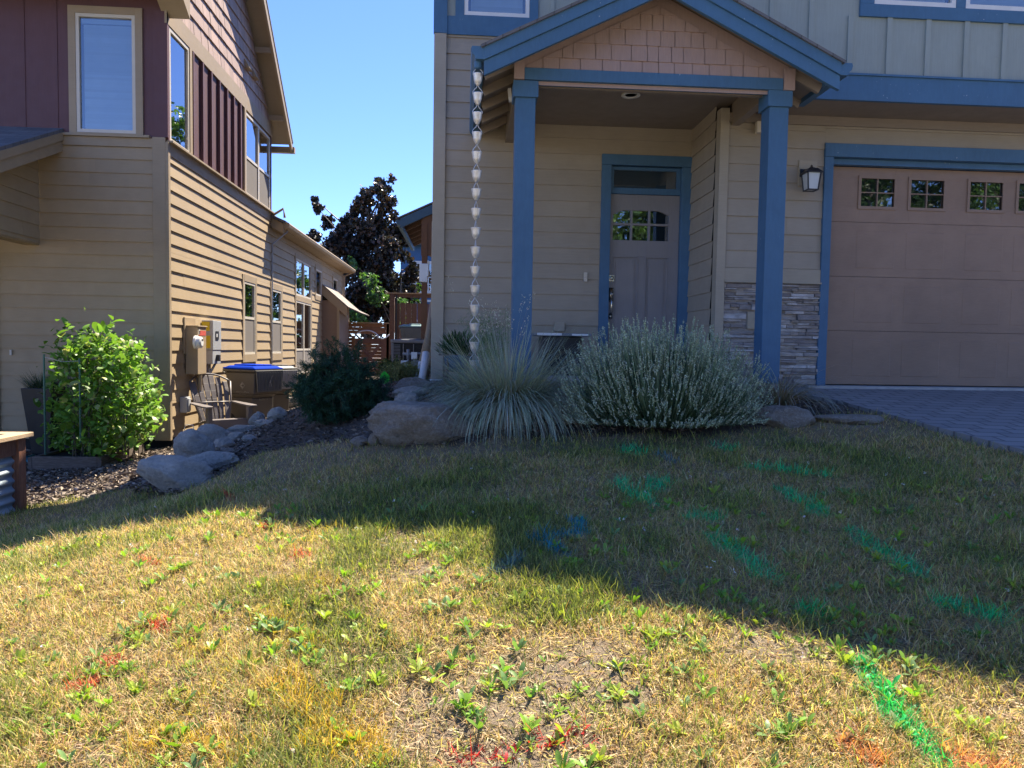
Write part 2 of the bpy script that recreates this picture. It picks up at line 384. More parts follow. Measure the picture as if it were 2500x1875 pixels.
# smooth value noise for patches
_G = RNG.random((64, 64))
def vnoise(x, y, s=1.0):
    x = np.asarray(x)/s+31.7; y = np.asarray(y)/s+17.3; xi = np.floor(x).astype(int); yi = np.floor(y).astype(int)
    fx = x-xi; fy = y-yi; fx = fx*fx*(3-2*fx); fy = fy*fy*(3-2*fy); g = lambda a, b: _G[a % 64, b % 64]
    return (g(xi, yi)*(1-fx)+g(xi+1, yi)*fx)*(1-fy)+(g(xi, yi+1)*(1-fx)+g(xi+1, yi+1)*fx)*fy
def fbm(x, y, s=1.0): return 0.5*vnoise(x, y, s)+0.3*vnoise(x, y, s*0.47)+0.2*vnoise(x, y, s*0.21)

# ---------------------------------------------------------------- terrain height
CP = np.array([(0,6.4,-.42),(1.2,6.4,-.40),(2.6,6.4,-.40),(0,5.4,-.62),(1.3,5.4,-.60),(2.6,5.5,-.55),(0,4.3,-.85),(1.3,4.3,-.80),(2.6,4.3,-.74),
 (0,3,-.97),(1.3,3,-.93),(2.6,3,-.86),(0,2,-1.12),(1.3,2,-1.08),(2.5,2,-1.02),(0,1,-1.28),(1.5,1,-1.25),(0,0,-1.42),(2,0,-1.4),(0,-3,-1.6),(3,-3,-1.6),
 (3.45,6.45,-.47),(3.6,4.4,-.66),(3.6,3,-.80),(3.6,2,-.95),(3.5,0,-1.3),(6,7,-.62),(6,4.4,-.86),(6,2,-1.1),(6,0,-1.4),(9,7,-.62),(9,2,-1.2),
 (-1,5.4,-.78),(-1,4.3,-.93),(-1,3,-1.05),(-1,2,-1.2),(-1.2,6.4,-.78),(-2,4,-1.06),(-2.5,5.2,-1.22),(-2.4,6.3,-1.08),(-2.6,3,-1.2),(-2.5,1.8,-1.3),
 (-3.6,6.3,-1.45),(-3.7,5,-1.42),(-4,3,-1.42),(-4,1,-1.5),(-4,-3,-1.65),(-3.2,7,-1.42),(-4,8,-1.47),(-3.9,9.8,-1.44),(-5.5,8,-1.5),(-7,6,-1.55),(-7,2,-1.55),(-8,9.5,-1.5),
 (-1.9,7.2,-.88),(-1.0,7.6,-.50),(-2.6,8,-1.05),(-2.2,9.5,-.92),(-3.3,10,-1.38),(-3.8,13,-1.38),(-3.8,16,-1.28),(-2.4,12,-.9),(-2.6,16,-.95),(-3,20,-.95),(-3,25,-.95),
 (-.9,8.8,-.46),(-.9,12,-.52),(-.9,16,-.62),(-1.2,20,-.72),(-1.2,25,-.8),(.5,9,-.6),(3,9,-.6),(9,12,-.6),(9,25,-.8),(-9,14,-1.4),(-9,25,-1.1),(-6,12,-1.4),(-6,20,-1.2)], float)
def _k(r): return r*r*np.log(r+1e-6)
def _solve():
    X = CP[:, :2]; n = len(X); K = _k(np.linalg.norm(X[:, None]-X[None], axis=2))+np.eye(n)*0.02
    Pm = np.concatenate([np.ones((n, 1)), X], 1); A = np.zeros((n+3, n+3)); A[:n, :n] = K; A[:n, n:] = Pm; A[n:, :n] = Pm.T
    return np.linalg.solve(A, np.concatenate([CP[:, 2], np.zeros(3)]))
_W = _solve()
def gz(x, y):
    x = np.clip(np.atleast_1d(np.asarray(x, float)), -9, 9); y = np.clip(np.atleast_1d(np.asarray(y, float)), -3, 25)
    out = np.empty(len(x))
    for a in range(0, len(x), 20000):
        q = np.stack([x[a:a+20000], y[a:a+20000]], 1); K = _k(np.linalg.norm(q[:, None]-CP[None, :, :2], axis=2))
        out[a:a+20000] = K@_W[:len(CP)]+_W[len(CP)]+q@_W[len(CP)+1:]
    return out
def G(x, y): return float(gz([x], [y])[0])
def ground_at(px, py):
    """where the view line of a photograph pixel meets the ground"""
    v = ray(px, py); t = 1.0
    for k in range(4000):
        p = v*t
        if p[2] < G(p[0], p[1]): return p
        t += 0.01
    return p
# ================================================================ SETTING
# lawn outline (photograph edge between grass and beds, carried to the ground)
_edge = [ground_at(*p) for p in ((78,1240),(200,1212),(330,1196),(430,1205),(560,1146),(640,1106),(740,1092),(900,1090),(1130,1082),(1330,1074),(1500,1066),(1700,1064),(1850,1054),(1960,1022),(2060,1016),(2150,1012))]
EX = np.array([p[0] for p in _edge]); EY = np.array([p[1] for p in _edge])
_o = np.argsort(EX); EX, EY = EX[_o], EY[_o]
def drive_x(y): return 3.47+(6.48-y)*0.088
def lawn_top(x): return np.interp(x, EX, EY)
def lawn_m(x, y):
    """positive inside the lawn (metres from its edge, roughly)"""
    n = (vnoise(x, y, 0.22)-0.5)*0.16
    left = x+3.75+0.25*(y-4); right = drive_x(y)-x
    return np.minimum(np.minimum(lawn_top(x)-y, left), right+0.02)+n

def _axis(lo, hi, st, m0, m1, mst):
    c = [-400, -200, -100, -50, -25] + list(np.arange(m0, lo, mst)) + list(np.arange(lo, hi, st)) + list(np.arange(hi, m1, mst)) + [m1+10, 60, 100, 200, 400]
    return np.array(sorted(set(np.round(c, 4))))
gx_, gy_ = _axis(-6.5, 5.0, 0.07, -12, 12, 0.5), _axis(1.0, 11.0, 0.07, -5, 27, 0.5)
XX, YY = np.meshgrid(gx_, gy_); xf, yf = XX.ravel(), YY.ravel()
zf = gz(xf, yf)
near = (np.abs(xf) < 6.5) & (yf > 0) & (yf < 12)
zf = zf+np.where(near, (fbm(xf, yf, 0.35)-0.5)*0.05+(vnoise(xf, yf, 0.09)-0.5)*0.012, 0)
lm = lawn_m(xf, yf)
def _pt(a, b): g = ground_at(a*2500/2212, b*1875/1659); return g[0], g[1]
TP = [(*_pt(a, b), r, v) for a, b, r, v in ((850,1140,.32,.16),(1000,1130,.22,.14),(700,1230,.3,.10),(500,1200,.3,.08),(1270,1290,.14,.18),(1180,1330,.12,.14),(1850,1370,.22,.16),(2050,1400,.22,.10),(1100,1180,.2,.14),(620,1360,.2,.12),(760,1430,.12,.12),
 (100,1300,.35,-.16),(200,1240,.3,-.10),(1450,1270,.25,-.16),(1700,1250,.2,-.08),(1100,1480,.25,-.18),(1250,1560,.2,-.12),(1750,1560,.3,-.14),(2050,1560,.25,-.14),(400,1480,.2,-.08),(1600,1500,.2,-.12),(300,1350,.2,-.1),(2000,1100,.4,-.08),(1300,1120,.3,-.08))]
BP = [(*_pt(a, b), r, v) for a, b, r, v in ((1080,1440,.16,.7),(1180,1480,.14,.8),(1250,1430,.12,.7),(1000,1540,.14,.9),(930,1580,.1,.8),(1400,1400,.12,.5),(900,1500,.08,.6),(560,1330,.08,.4),(1330,1470,.1,.6),(1720,1440,.08,.4),(2150,1530,.08,.4),(860,1420,.07,.5),(430,1560,.08,.5))]
def bare_f(x, y):
    b = np.zeros_like(x)
    for (cx, cy, r, v) in BP: b = b+v*np.exp(-((x-cx)**2+(y-cy)**2)/(2*r*r))
    return b
def lawn_tone(x, y):
    """0 straw .. 1 green"""
    t = fbm(x+5, y, 0.9)*0.62+vnoise(x, y+9, 0.28)*0.38
    t = t-0.06*np.clip((y-3.5)/.8, 0, 1)+0.06*np.clip((x-1.6)/1.0, 0, 1)*(y < 3.6)-0.07  # straw share raised in the house shadow to lighten the shaded lawn
    for (cx, cy, r, v) in TP: t = t+v*np.exp(-((x-cx)**2+(y-cy)**2)/(2*r*r))
    return np.clip((t-0.40)/0.26, 0, 1)
tone = lawn_tone(xf, yf)
soil = np.array([0.36, 0.285, 0.22]); straw = np.array([0.33, 0.25, 0.145]); grn = np.array([0.16, 0.165, 0.08]); mulch = np.array([0.115, 0.09, 0.075])
bare = np.clip((fbm(xf+11, yf+3, 0.5)-0.56)*5+bare_f(xf, yf), 0, 1)
cl = straw[None]*(1-tone[:, None])+grn*tone[:, None]; cl = cl*(1-0.7*bare[:, None])+soil*0.7*bare[:, None]
msk = np.clip(lm/0.08+0.5, 0, 1)[:, None]
cc = np.where(near[:, None], cl*msk+mulch*(1-msk), np.array([0.31, 0.27, 0.17]))
cc = np.where(((yf > 6.2) & (~near))[:, None], mulch, cc)
gm = NT('lawn_and_soil'); gc = gm.attr('col', 'Color'); g1 = gm.noise(35, 8, rough=0.75); g2 = gm.noise(160, 4, rough=0.7)
gcol = gm.mix(gm.ramp(g1, [(0.35, (0,)*3), (0.7, (1,)*3)]), gm.mix(1.0, gc, (0.6, 0.58, 0.55), 'MULTIPLY'), gm.mix(1.0, gc, (1.3, 1.25, 1.15), 'MULTIPLY'))
gm.bsdf(gcol, 0.95, gm.bump(gm.math('ADD', g1, g2), 0.9, 0.03)); M['terrain'] = gm.m
nx, ny = len(gx_), len(gy_); ii = (np.arange(ny-1)[:, None]*nx+np.arange(nx-1)[None]).ravel()
ground = npmesh('ground', np.stack([xf, yf, zf], 1), np.stack([ii, ii+1, ii+nx+1, ii+nx], 1), 'terrain', col=cc, smooth=True)
tag(ground, kind='structure')

# driveway of dark concrete pavers
def dz(y): return -0.362-0.085*(7.3-y)
pm = NT('concrete_pavers'); br = pm.n('ShaderNodeTexBrick'); mp = pm.n('ShaderNodeMapping'); mp.inputs['Rotation'].default_value = (0, 0, math.radians(8))
pm.put(mp.inputs[0], pm.pos()); pm.put(br.inputs['Vector'], mp.outputs[0]); br.inputs['Scale'].default_value = 1.0
br.inputs['Brick Width'].default_value = 0.235; br.inputs['Row Height'].default_value = 0.155; br.inputs['Mortar Size'].default_value = 0.011; br.offset = 0.5
pm.put(br.inputs['Color1'], (0.20, 0.19, 0.185)); pm.put(br.inputs['Color2'], (0.30, 0.28, 0.265)); pm.put(br.inputs['Mortar'], (0.05, 0.048, 0.045))
pn = pm.noise(90, 5); pn2 = pm.noise(1.3, 4)
pc = pm.mix(pm.math('MULTIPLY', pn, 0.5), br.outputs[0], (0.34, 0.32, 0.31)); pc = pm.mix(pm.math('MULTIPLY', pn2, 0.5), pc, (0.15, 0.145, 0.14))
pm.bsdf(pc, 0.8, pm.bump(pm.math('SUBTRACT', pm.math('MULTIPLY', pn, 0.3), br.outputs[1]), 0.8, 0.008)); M['paver'] = pm.m
mb = MB(); ys = [7.42, 7.0, 6.48, 5.5, 4.4, 3, 1.5, 0, -1.5]
for a, b in zip(ys, ys[1:]):
    xa, xb = (drive_x(a) if a < 6.8 else 3.2), (drive_x(b) if b < 6.8 else 3.2)
    mb.hexa([(xa, a, dz(a)-0.12), (xb, b, dz(b)-0.12), (9.6, b, dz(b)-0.12), (9.6, a, dz(a)-0.12), (xa, a, dz(a)), (xb, b, dz(b)), (9.6, b, dz(b)), (9.6, a, dz(a))], 0.5)
tag(mb.build('driveway', 'paver'), kind='structure')
# street and pavement behind the viewer (seen only in reflections and from the side)
tag(MB().box(-60, 60, -12, -4.4, -1.9, -1.585).build('road', plain('pale_asphalt', (0.26, 0.255, 0.245), 0.9, var=0.2, bump=0.4, scale=60)), kind='structure')
tag(MB().box(-60, 3.4, -4.3, -2.9, -1.8, -1.565).build('pavement', 'concrete'), kind='structure')

# ================================================================ BUILDING HELPERS
def TF(Y): return lambda u, d, z: (u, Y-d, z)            # faces the viewer
def TE(X): return lambda u, d, z: (X+d, u, z)            # faces +X
def TW(X): return lambda u, d, z: (X-d, u, z)            # faces -X
def lap(mb, u0, u1, z0, z1, holes=(), e=0.178, zref=0.0, p=0.017, lim=None, split=None, joints=True):
    """overlapping boards with real butt edges; holes = (u0,u1,z0,z1)"""
    k = math.floor((z0-zref)/e)
    while zref+k*e < z1-1e-6:
        zb, zt = zref+k*e, zref+(k+1)*e; k += 1
        cuts = sorted({max(zb, z0), min(zt, z1)} | {h for o in holes for h in (o[2], o[3]) if max(zb, z0) < h < min(zt, z1)})
        for a, b in zip(cuts, cuts[1:]):
            if b-a < 1e-4: continue
            lo, hi = (u0, u1) if lim is None else lim(a)
            lo2, hi2 = (u0, u1) if lim is None else lim(b)
            iv = [(lo, hi, lo2, hi2)]
            for o in holes:
                if o[2] < b-1e-5 and o[3] > a+1e-5:
                    nv = []
                    for (q0, q1, q2, q3) in iv:
                        if o[1] <= q0 or o[0] >= q1: nv.append((q0, q1, q2, q3)); continue
                        if o[0] > q0: nv.append((q0, o[0], q2, o[0]))
                        if o[1] < q1: nv.append((o[1], q1, o[1], q3))
                    iv = nv
            pa = 0.004+(p-0.004)*(1-(a-zb)/e); pb = 0.004+(p-0.004)*(1-(b-zb)/e)
            for (q0, q1, q2, q3) in iv:
                if q1-q0 < 0.01: continue
                if split: w = random.uniform(*split); cs = [0]; L = q1-q0
                if split:
                    x = 0
                    while x < L: cs.append(min(L, x+random.uniform(*split))); x = cs[-1]
                elif joints:
                    L = q1-q0; cs = [0]; x = random.uniform(0.4, 3.2)
                    while x < L-0.2: cs.append(x); x += random.uniform(2.6, 3.66)
                    cs.append(L)
                else: cs = [0, q1-q0]; L = q1-q0
                for c0, c1 in zip(cs, cs[1:]):
                    f0, f1 = c0/L, c1/L; g = (0.0025 if split else 0.0012)
                    A0, A1 = q0+c0+(g if c0 else 0), q0+c1-(g if c1 < L else 0)
                    B0, B1 = q2+(q3-q2)*f0+(g if c0 else 0), q2+(q3-q2)*f1-(g if c1 < L else 0)
                    B0, B1 = (max(q2, min(q3, A0)), max(q2, min(q3, A1))) if lim is not None else (B0, B1); j = random.uniform(0, 0.006) if split else random.uniform(-0.001, 0.0012); r = random.random()
                    if lim is not None:
                        hL = lambda u: b if u >= q2 or q2-q0 < 1e-6 else a+(u-q0)/(q2-q0)*(b-a)
                        hR = lambda u: b if u <= q3 or q1-q3 < 1e-6 else a+(q1-u)/(q1-q3)*(b-a)
                        hh = lambda u: max(a, min(hL(u), hR(u))); pz = lambda z: pa+(pb-pa)*(z-a)/(b-a)+j
                        pl = [(A0, a), (A1, a), (A1, hh(A1))]+([(q3, b)] if A0 < q3 < A1 else [])+([(q2, b)] if A0 < q2 < A1 else [])+[(A0, hh(A0))]
                        mb.poly([(u, pz(z), z) for u, z in pl], r)
                    else: mb.poly([(A0, pa+j, a), (A1, pa+j, a), (B1, pb+j, b), (B0, pb+j, b)], r)
                    mb.poly([(A0, -0.004, a), (A1, -0.004, a), (A1, pa+j, a), (A0, pa+j, a)], r)
                    if split and lim is None:
                        mb.poly([(A0, -0.004, a), (A0, pa+j, a), (B0, pb+j, b), (B0, -0.004, b)], r)
                        mb.poly([(A1, pa+j, a), (A1, -0.004, a), (B1, -0.004, b), (B1, pb+j, b)], r)
    return mb
def back(mb, u0, u1, z0, z1, holes, d=-0.006):
    """sheathing sheet behind the boards"""
    us = sorted({u0, u1} | {v for h in holes for v in h[:2] if u0 < v < u1}); zs = sorted({z0, z1} | {v for h in holes for v in h[2:] if z0 < v < z1})
    for a, b in zip(us, us[1:]):
        for c, e in zip(zs, zs[1:]):
            m0, m1 = (a+b)/2, (c+e)/2
            if any(h[0] < m0 < h[1] and h[2] < m1 < h[3] for h in holes): continue
            mb.poly([(a, d, c), (b, d, c), (b, d, e), (a, d, e)], 0.3)
def window(parent, T, u0, u1, z0, z1, rails=(), mulls=(), vin='almond', tw=0.09, tmat='tan_trim', screen=None, blind=None, depth=0.12, trim_z=None, name='window', sill=False):
    fr = MB(T); w = 0.042; D0, D1 = -0.03, 0.026
    fr.box(u0, u0+w, D0, D1, z0, z1, 0.5).box(u1-w, u1, D0, D1, z0, z1, 0.5).box(u0+w, u1-w, D0, D1, z0, z0+w, 0.5).box(u0+w, u1-w, D0, D1, z1-w, z1, 0.5)
    ms = [u0+w*0.0]+list(mulls)+[u1]
    for m in mulls: fr.box(m-w*0.8, m+w*0.8, D0, D1+0.003, z0+w, z1-w, 0.5)
    edges = [u0+w]+[x for m in mulls for x in (m-w*0.8, m+w*0.8)]+[u1-w]
    for r in rails:
        for a, b in zip(edges[::2], edges[1::2]): fr.box(a, b, D0, D1-0.004, r-w*0.55, r+w*0.55, 0.5)
    o = fr.build(name, vin, parent)
    MB(T).poly([(u0+w/2, 0.0, z0+w/2), (u1-w/2, 0.0, z0+w/2), (u1-w/2, 0.0, z1-w/2), (u0+w/2, 0.0, z1-w/2)]).build('pane', 'glass', o)
    if screen:
        sm = MB(T)
        for a, b in zip(edges[::2], edges[1::2]): sm.box(a+0.006, b-0.006, 0.008, 0.012, z0+w+0.004, screen-0.03, 0.5)
        sm.build('insect_screen', 'screen', o)
    it = MB(T); a, b, c, e = u0+0.004, u1-0.004, z0+0.004, z1-0.004
    it.poly([(a, -depth, c), (b, -depth, c), (b, -depth, e), (a, -depth, e)]); it.poly([(a, -depth, c), (a, -0.031, c), (a, -0.031, e), (a, -depth, e)]); it.poly([(b, -depth, c), (b, -0.031, c), (b, -0.031, e), (b, -depth, e)])
    it.poly([(a, -depth, c), (b, -depth, c), (b, -0.031, c), (a, -0.031, c)]); it.poly([(a, -depth, e), (b, -depth, e), (b, -0.031, e), (a, -0.031, e)])
    it.build('interior', 'room', o)
    if blind:
        bm = MB(T); z = z0+w+0.02; bm.box(u0+w+0.01, u1-w-0.01, -0.05, -0.025, z1-w-0.07, z1-w-0.01, 0.5)
        while z < z1-w-0.09: bm.hexa([(u0+w+0.03, -0.048, z), (u1-w-0.03, -0.048, z), (u1-w-0.03, -0.045, z), (u0+w+0.03, -0.045, z), (u0+w+0.03, -0.036, z+0.034), (u1-w-0.03, -0.036, z+0.034), (u1-w-0.03, -0.033, z+0.034), (u0+w+0.03, -0.033, z+0.034)]); z += 0.032
        bm.build('blind', blind, o)
    if tw:
        a0, a1 = u0-tw, u1+tw; b0, b1 = (z0-tw, z1+tw) if trim_z is None else trim_z
        t = MB(T); t.box(u0-tw, u0-0.002, 0.001, 0.032, b0, b1, 0.4).box(u1+0.002, a1, 0.001, 0.032, b0, b1, 0.4)
        t.box(u0-0.0015, u1+0.0015, 0.001, 0.034, z1+0.002, b1, 0.5).box(u0-0.0015, u1+0.0015, 0.001, 0.034, b0, z0-0.002, 0.5)
        t.build('trim', tmat, o)
    return o
def boards(mb, T_unused, us, z0, z1, w=0.05, d=0.022):
    for u in us: mb.box(u-w/2, u+w/2, 0.002, d, z0, z1)

# ================================================================ THE HOUSE ON THE RIGHT
H = empty('house', (3.0, 7.3, -0.4), 'greige two-storey house with blue trim, gabled front porch and brown garage door', 'house')
Y1, Y2, YU = 8.2, 7.3, 6.8
# --- door wall
hd = (1.66, 2.49, -0.29, 2.12); wl = [(-0.05, 0.68, 3.72, 4.25)]
mb = MB(TF(Y1)); lap(mb, -0.25, 2.60, -0.40, 3.50, [hd], zref=-0.262); back(mb, -0.25, 2.6, -0.40, 3.5, [hd]); mb.build('wall', 'grey_siding', H)
mb = MB(TF(Y1)); back(mb, -0.25, 2.2, 3.70, 5.0, wl, d=0.004); boards(mb, None, [0.94, 1.33, 1.72], 3.70, 5.0); mb.build('wall', 'sage', H)
MB(TF(Y1)).box(-0.25, 2.2, 0.0, 0.035, 3.50, 3.70).build('belly_band', 'blue', H)
mb = MB(); mb.box(-0.38, -0.245, 8.15, 8.1999, -0.37, 3.50).box(-0.385, -0.335, 8.2, 8.29, -0.37, 3.5); mb.build('corner_board', 'grey_trim', H, bevel=0.003)
MB().box(-0.39, -0.24, 8.145, 8.2, 3.502, 5.0).build('corner_board', 'blue', H)
MB().box(-0.395, -0.235, 8.13, 8.28, -0.50, -0.372).build('corner_foot', 'white_plastic', H)
# --- left side wall, rear, solid cores (never pass light)
mb = MB(TW(-0.335)); lap(mb, 8.3, 15.3, -0.55, 5.0, zref=-0.262); lap(mb, 8.3, 15.3, 5.0, 7.2, zref=-0.262, lim=lambda z: (8.3+(z-5.0)*1.5, 15.3-(z-5.0)*1.3)); mb.build('wall', 'grey_siding', H)
mb = MB(); mb.box(-0.33, 9.4, 8.36, 16.2, -0.8, 5.0).box(2.9, 9.4, 7.60, 8.36, -0.8, 2.44).box(2.14, 9.4, 6.96, 8.36, 2.60, 4.6)
mb.extrude([(-0.33, 8.36, 5.0), (-0.33, 16.2, 4.2), (-0.33, 12.1, 7.3)], (9.7, 0, 0)); mb.extrude([(2.14, 6.84, 4.5), (9.6, 6.84, 4.5), (5.9, 6.84, 6.85)], (0, 5, 0)); mb.build('wall_core', 'dark', H)
# --- recess side wall beside the door and garage wall
mb = MB(TW(2.60)); lap(mb, 7.392, 8.2, -0.40, 2.56, zref=-0.262, joints=False); mb.build('wall', 'grey_siding', H)
MB().box(2.597, 2.69, 7.262, 7.39, -0.40, 2.5).build('corner_board', 'grey_trim', H, bevel=0.003)
mb = MB(TF(Y2)); lap(mb, 2.69, 3.725, 0.877, 2.45, zref=-0.013); lap(mb, 3.725, 9.4, 2.185, 2.45, zref=0.025); back(mb, 2.69, 3.725, 0.72, 2.45, []); back(mb, 3.725, 9.4, 2.1, 2.45, []); mb.build('wall', 'grey_siding', H)
MB(TF(Y2)).box(2.69, 3.725, 0.002, 0.03, 0.738, 0.872).box(2.69, 3.725, 0.002, 0.052, 0.720, 0.736).build('skirt_board', 'grey_trim', H)
# ledger stone, one mesh of individual stones
mb = MB(TF(Y2)); z = -0.36; back(mb, 2.69, 3.725, -0.36, 0.72, [], d=-0.002); plate = (2.945, 3.115, 0.235, 0.42)
while z < 0.712:
    h = min(random.choice((0.022, 0.03, 0.036, 0.045, 0.06)), 0.719-z); u = 2.692-random.uniform(0, 0.1)
    while u < 3.724:
        w = random.choice((0.08, 0.12, 0.18, 0.26, 0.33))*random.uniform(0.8, 1.2); a, b = max(u, 2.692), min(u+w, 3.723); u += w
        if b-a < 0.02: continue
        hs = [(z, h)] if (random.random() < 0.75 or h < 0.04) else [(z, h*0.45), (z+h*0.45, h*0.55)]
        for (zz, hh) in hs:
            if a < plate[1] and b > plate[0] and zz < plate[3] and zz+hh > plate[2]: continue
            d = random.uniform(0.008, 0.046); q = [random.uniform(-0.006, 0.006) for _ in range(4)]
            mb.hexa([(a+.002, 0, zz+.002), (b-.002, 0, zz+.002), (b-.003, d+q[0], zz+.003), (a+.003, d+q[1], zz+.003), (a+.002, 0, zz+hh-.001), (b-.002, 0, zz+hh-.001), (b-.003, d+q[2], zz+hh-.003), (a+.003, d+q[3], zz+hh-.003)])
    z += h
mb.build('stone_veneer', 'ledger', H)
pl = MB(TF(Y2)).box(2.95, 3.11, 0.0, 0.03, 0.24, 0.415).build('tap_plate', 'grey_trim', H, bevel=0.004)
mb = MB(TF(Y2)); mb.tube([(3.09, 0.03, 0.345), (3.09, 0.10, 0.345), (3.09, 0.12, 0.315)], 0.012); mb.lathe([(0.03, 0), (0.032, 0.006), (0.03, 0.012)], (3.09, 0.07, 0.365), 10); mb.tube([(3.09, 0.07, 0.345), (3.09, 0.07, 0.37)], 0.006); mb.build('garden_tap', 'nickel', pl, smooth=True)
# --- upper storey over the garage
ww = [(3.90, 4.72, 3.37, 4.25), (4.82, 5.64, 3.37, 4.25)]
mb = MB(TF(YU)); back(mb, 2.1, 9.4, 2.68, 4.5, ww, d=0.004); boards(mb, None, [2.11+0.3915*k for k in range(0, 4)]+[9.0], 2.68, 4.4)
boards(mb, None, [2.11+0.3915*k for k in range(4, 17)], 2.68, 3.25); mb.build('wall', 'sage', H)
MB(TW(2.1)).box(6.8, 8.2, -0.01, 0.004, 2.60, 4.4).build('wall', 'sage', H)
MB(TF(YU)).box(2.08, 9.4, 0.0, 0.04, 2.448, 2.68).box(2.08, 9.4, 0.001, 0.055, 2.681, 2.70).build('belly_band', 'blue', H)
MB().box(2.81, 9.4, 6.765, 8.2, 2.452, 2.475).build('soffit', 'soffit', H)
MB(TF(Y2)).box(2.69, 9.4, 0.018, 0.04, 2.36, 2.451).build('frieze_board', 'soffit', H)
for k, (a, b, c, e) in enumerate(ww): window(H, TF(YU), a, b, c, e, vin='vinyl', tw=0.0, blind='blind')
MB(TF(YU)).box(3.76, 5.78, 0.004, 0.03, 3.25, 3.368).box(3.76, 3.898, 0.004, 0.03, 3.37, 4.36).box(4.722, 4.818, 0.004, 0.03, 3.37, 4.36).box(5.642, 5.78, 0.004, 0.03, 3.37, 4.36).build('window_trim', 'blue', H)
window(H, TF(Y1), *wl[0], vin='vinyl', tw=0.10, tmat='blue', blind='blind')
# --- roofs (hidden above the picture; they cast the shade on the lawn)
def slab(a, b, c, d, t=0.14):
    """roof plane a,b (eave) d,c (ridge) with thickness"""
    P4 = [Vector(p) for p in (a, b, c, d)]; n = (P4[1]-P4[0]).cross(P4[3]-P4[0]).normalized()
    if n.z < 0: n = -n
    return [p-n*t for p in P4]+P4
rx0, rx1 = -0.92, 9.7
mb = MB(); mb.hexa(slab((rx0, 7.95, 5.10), (rx1, 7.95, 5.10), (rx1, 12.1, 7.9), (rx0, 12.1, 7.9)))
mb.hexa(slab((rx1, 16.4, 4.2), (-0.40, 16.4, 4.2), (-0.40, 12.1, 7.9), (rx1, 12.1, 7.9)))
mb.hexa(slab((2.02, 12, 4.66), (2.02, 6.4, 4.66), (5.9, 6.4, 7.1), (5.9, 12, 7.1))); mb.hexa(slab((9.75, 6.4, 4.66), (9.75, 12, 4.66), (5.9, 12, 7.1), (5.9, 6.4, 7.1)))
rf = mb.build('roof', 'roof_grey', H, uvw=((1, 0, 0), (0, 1, 0)))
MB().box(rx0, 2.0, 7.86, 7.95, 4.99, 5.10).build('gutter', 'blue', rf)
# --- front door
D = TF(8.25)
dh = [(1.712, 1.922, 1.285, 1.635), (1.932, 2.142, 1.285, 1.66), (2.152, 2.352, 1.285, 1.635)]
mb = MB(D); x0, x1, zb, zt = 1.662, 2.482, -0.27, 1.80
def holes_sheet(mb, u0, u1, z0, z1, holes, d0, d1):
    us = sorted({u0, u1} | {v for h in holes for v in h[:2]}); zs = sorted({z0, z1} | {v for h in holes for v in h[2:]})
    for a, b in zip(us, us[1:]):
        for c, e in zip(zs, zs[1:]):
            if any(h[0] < (a+b)/2 < h[1] and h[2] < (c+e)/2 < h[3] for h in holes): continue
            mb.box(a, b, d0, d1, c, e, 0.5)
holes_sheet(mb, x0, x1, zb, zt, [(1.70, 2.36, 1.275, 1.62), (1.70, 2.01, 0.0, 1.09), (2.09, 2.36, 0.0, 1.09)], -0.02, 0.02)
# arched head filling above the lights
n = 12
for k in range(n):
    ua, ub = 1.70+0.66*k/n, 1.70+0.66*(k+1)/n; f = lambda u: 1.655-0.26*((u-2.03)/0.33)**2*0.33
    mb.hexa([(ua, -0.02, f(ua)), (ub, -0.02, f(ub)), (ub, 0.0195, f(ub)), (ua, 0.0195, f(ua)), (ua, -0.02, 1.6202+0.06), (ub, -0.02, 1.6202+0.06), (ub, 0.0195, 1.6202+0.06), (ua, 0.0195, 1.6202+0.06)], 0.5) if f(ua) < 1.68 else None
for (a, b) in ((1.70, 2.01), (2.09, 2.36)):
    mb.box(a, b, -0.018, 0.006, 0.0, 1.09, 0.5)
    mb.box(a+0.045, b-0.045, 0.006, 0.015, 0.045, 1.045, 0.5)
    mb.box(a, b, 0.006, 0.026, 1.075, 1.09, 0.5).box(a, a+0.012, 0.006, 0.026, 0.0, 1.075, 0.5).box(b-0.012, b, 0.006, 0.026, 0.0, 1.075, 0.5)
for u in (1.918, 2.128): mb.box(u-0.012, u+0.012, -0.004, 0.024, 1.275, 1.66, 0.5)
mb.box(1.70, 2.36, -0.003, 0.025, 1.448, 1.472, 0.5)
door = mb.build('front_door', 'door', H, bevel=0.002)
for ua, ub in ((1.702, 1.906), (1.93, 2.116), (2.14, 2.358)):
    for za, zz in ((1.277, 1.447), (1.473, 1.66)): MB(D).poly([(ua, 0.0, za), (ub, 0.0, za), (ub, 0.0, zz), (ua, 0.0, zz)]).build('pane', 'glass', door)
MB(D).box(1.66, 2.40, -0.14, -0.10, 1.2, 1.7).build('interior', 'dark', door)
MB(D).box(1.628+0.036, 1.628+0.10, 0.021, 0.030, 0.795, 0.865, 0.5).lathe([(0.026, 0.0), (0.026, 0.018), (0.012, 0.024)], (1.696, 0.03, 0.83), 14, axis='y').build('deadbolt', 'nickel', door, smooth=False)
mb = MB(D); mb.box(1.668, 1.722, 0.021, 0.03, 0.56, 0.72, 0.5).box(1.675, 1.715, 0.021, 0.03, 0.36, 0.42, 0.5)
mb.tube([(1.695, 0.03, 0.60), (1.695, 0.075, 0.585), (1.695, 0.08, 0.52), (1.695, 0.07, 0.44), (1.695, 0.03, 0.40)], [0.012, 0.011, 0.012, 0.010, 0.009]); mb.tube([(1.695, 0.03, 0.655), (1.695, 0.07, 0.65), (1.70, 0.075, 0.63)], 0.012)
mb.build('door_handle', 'nickel', door, smooth=True)
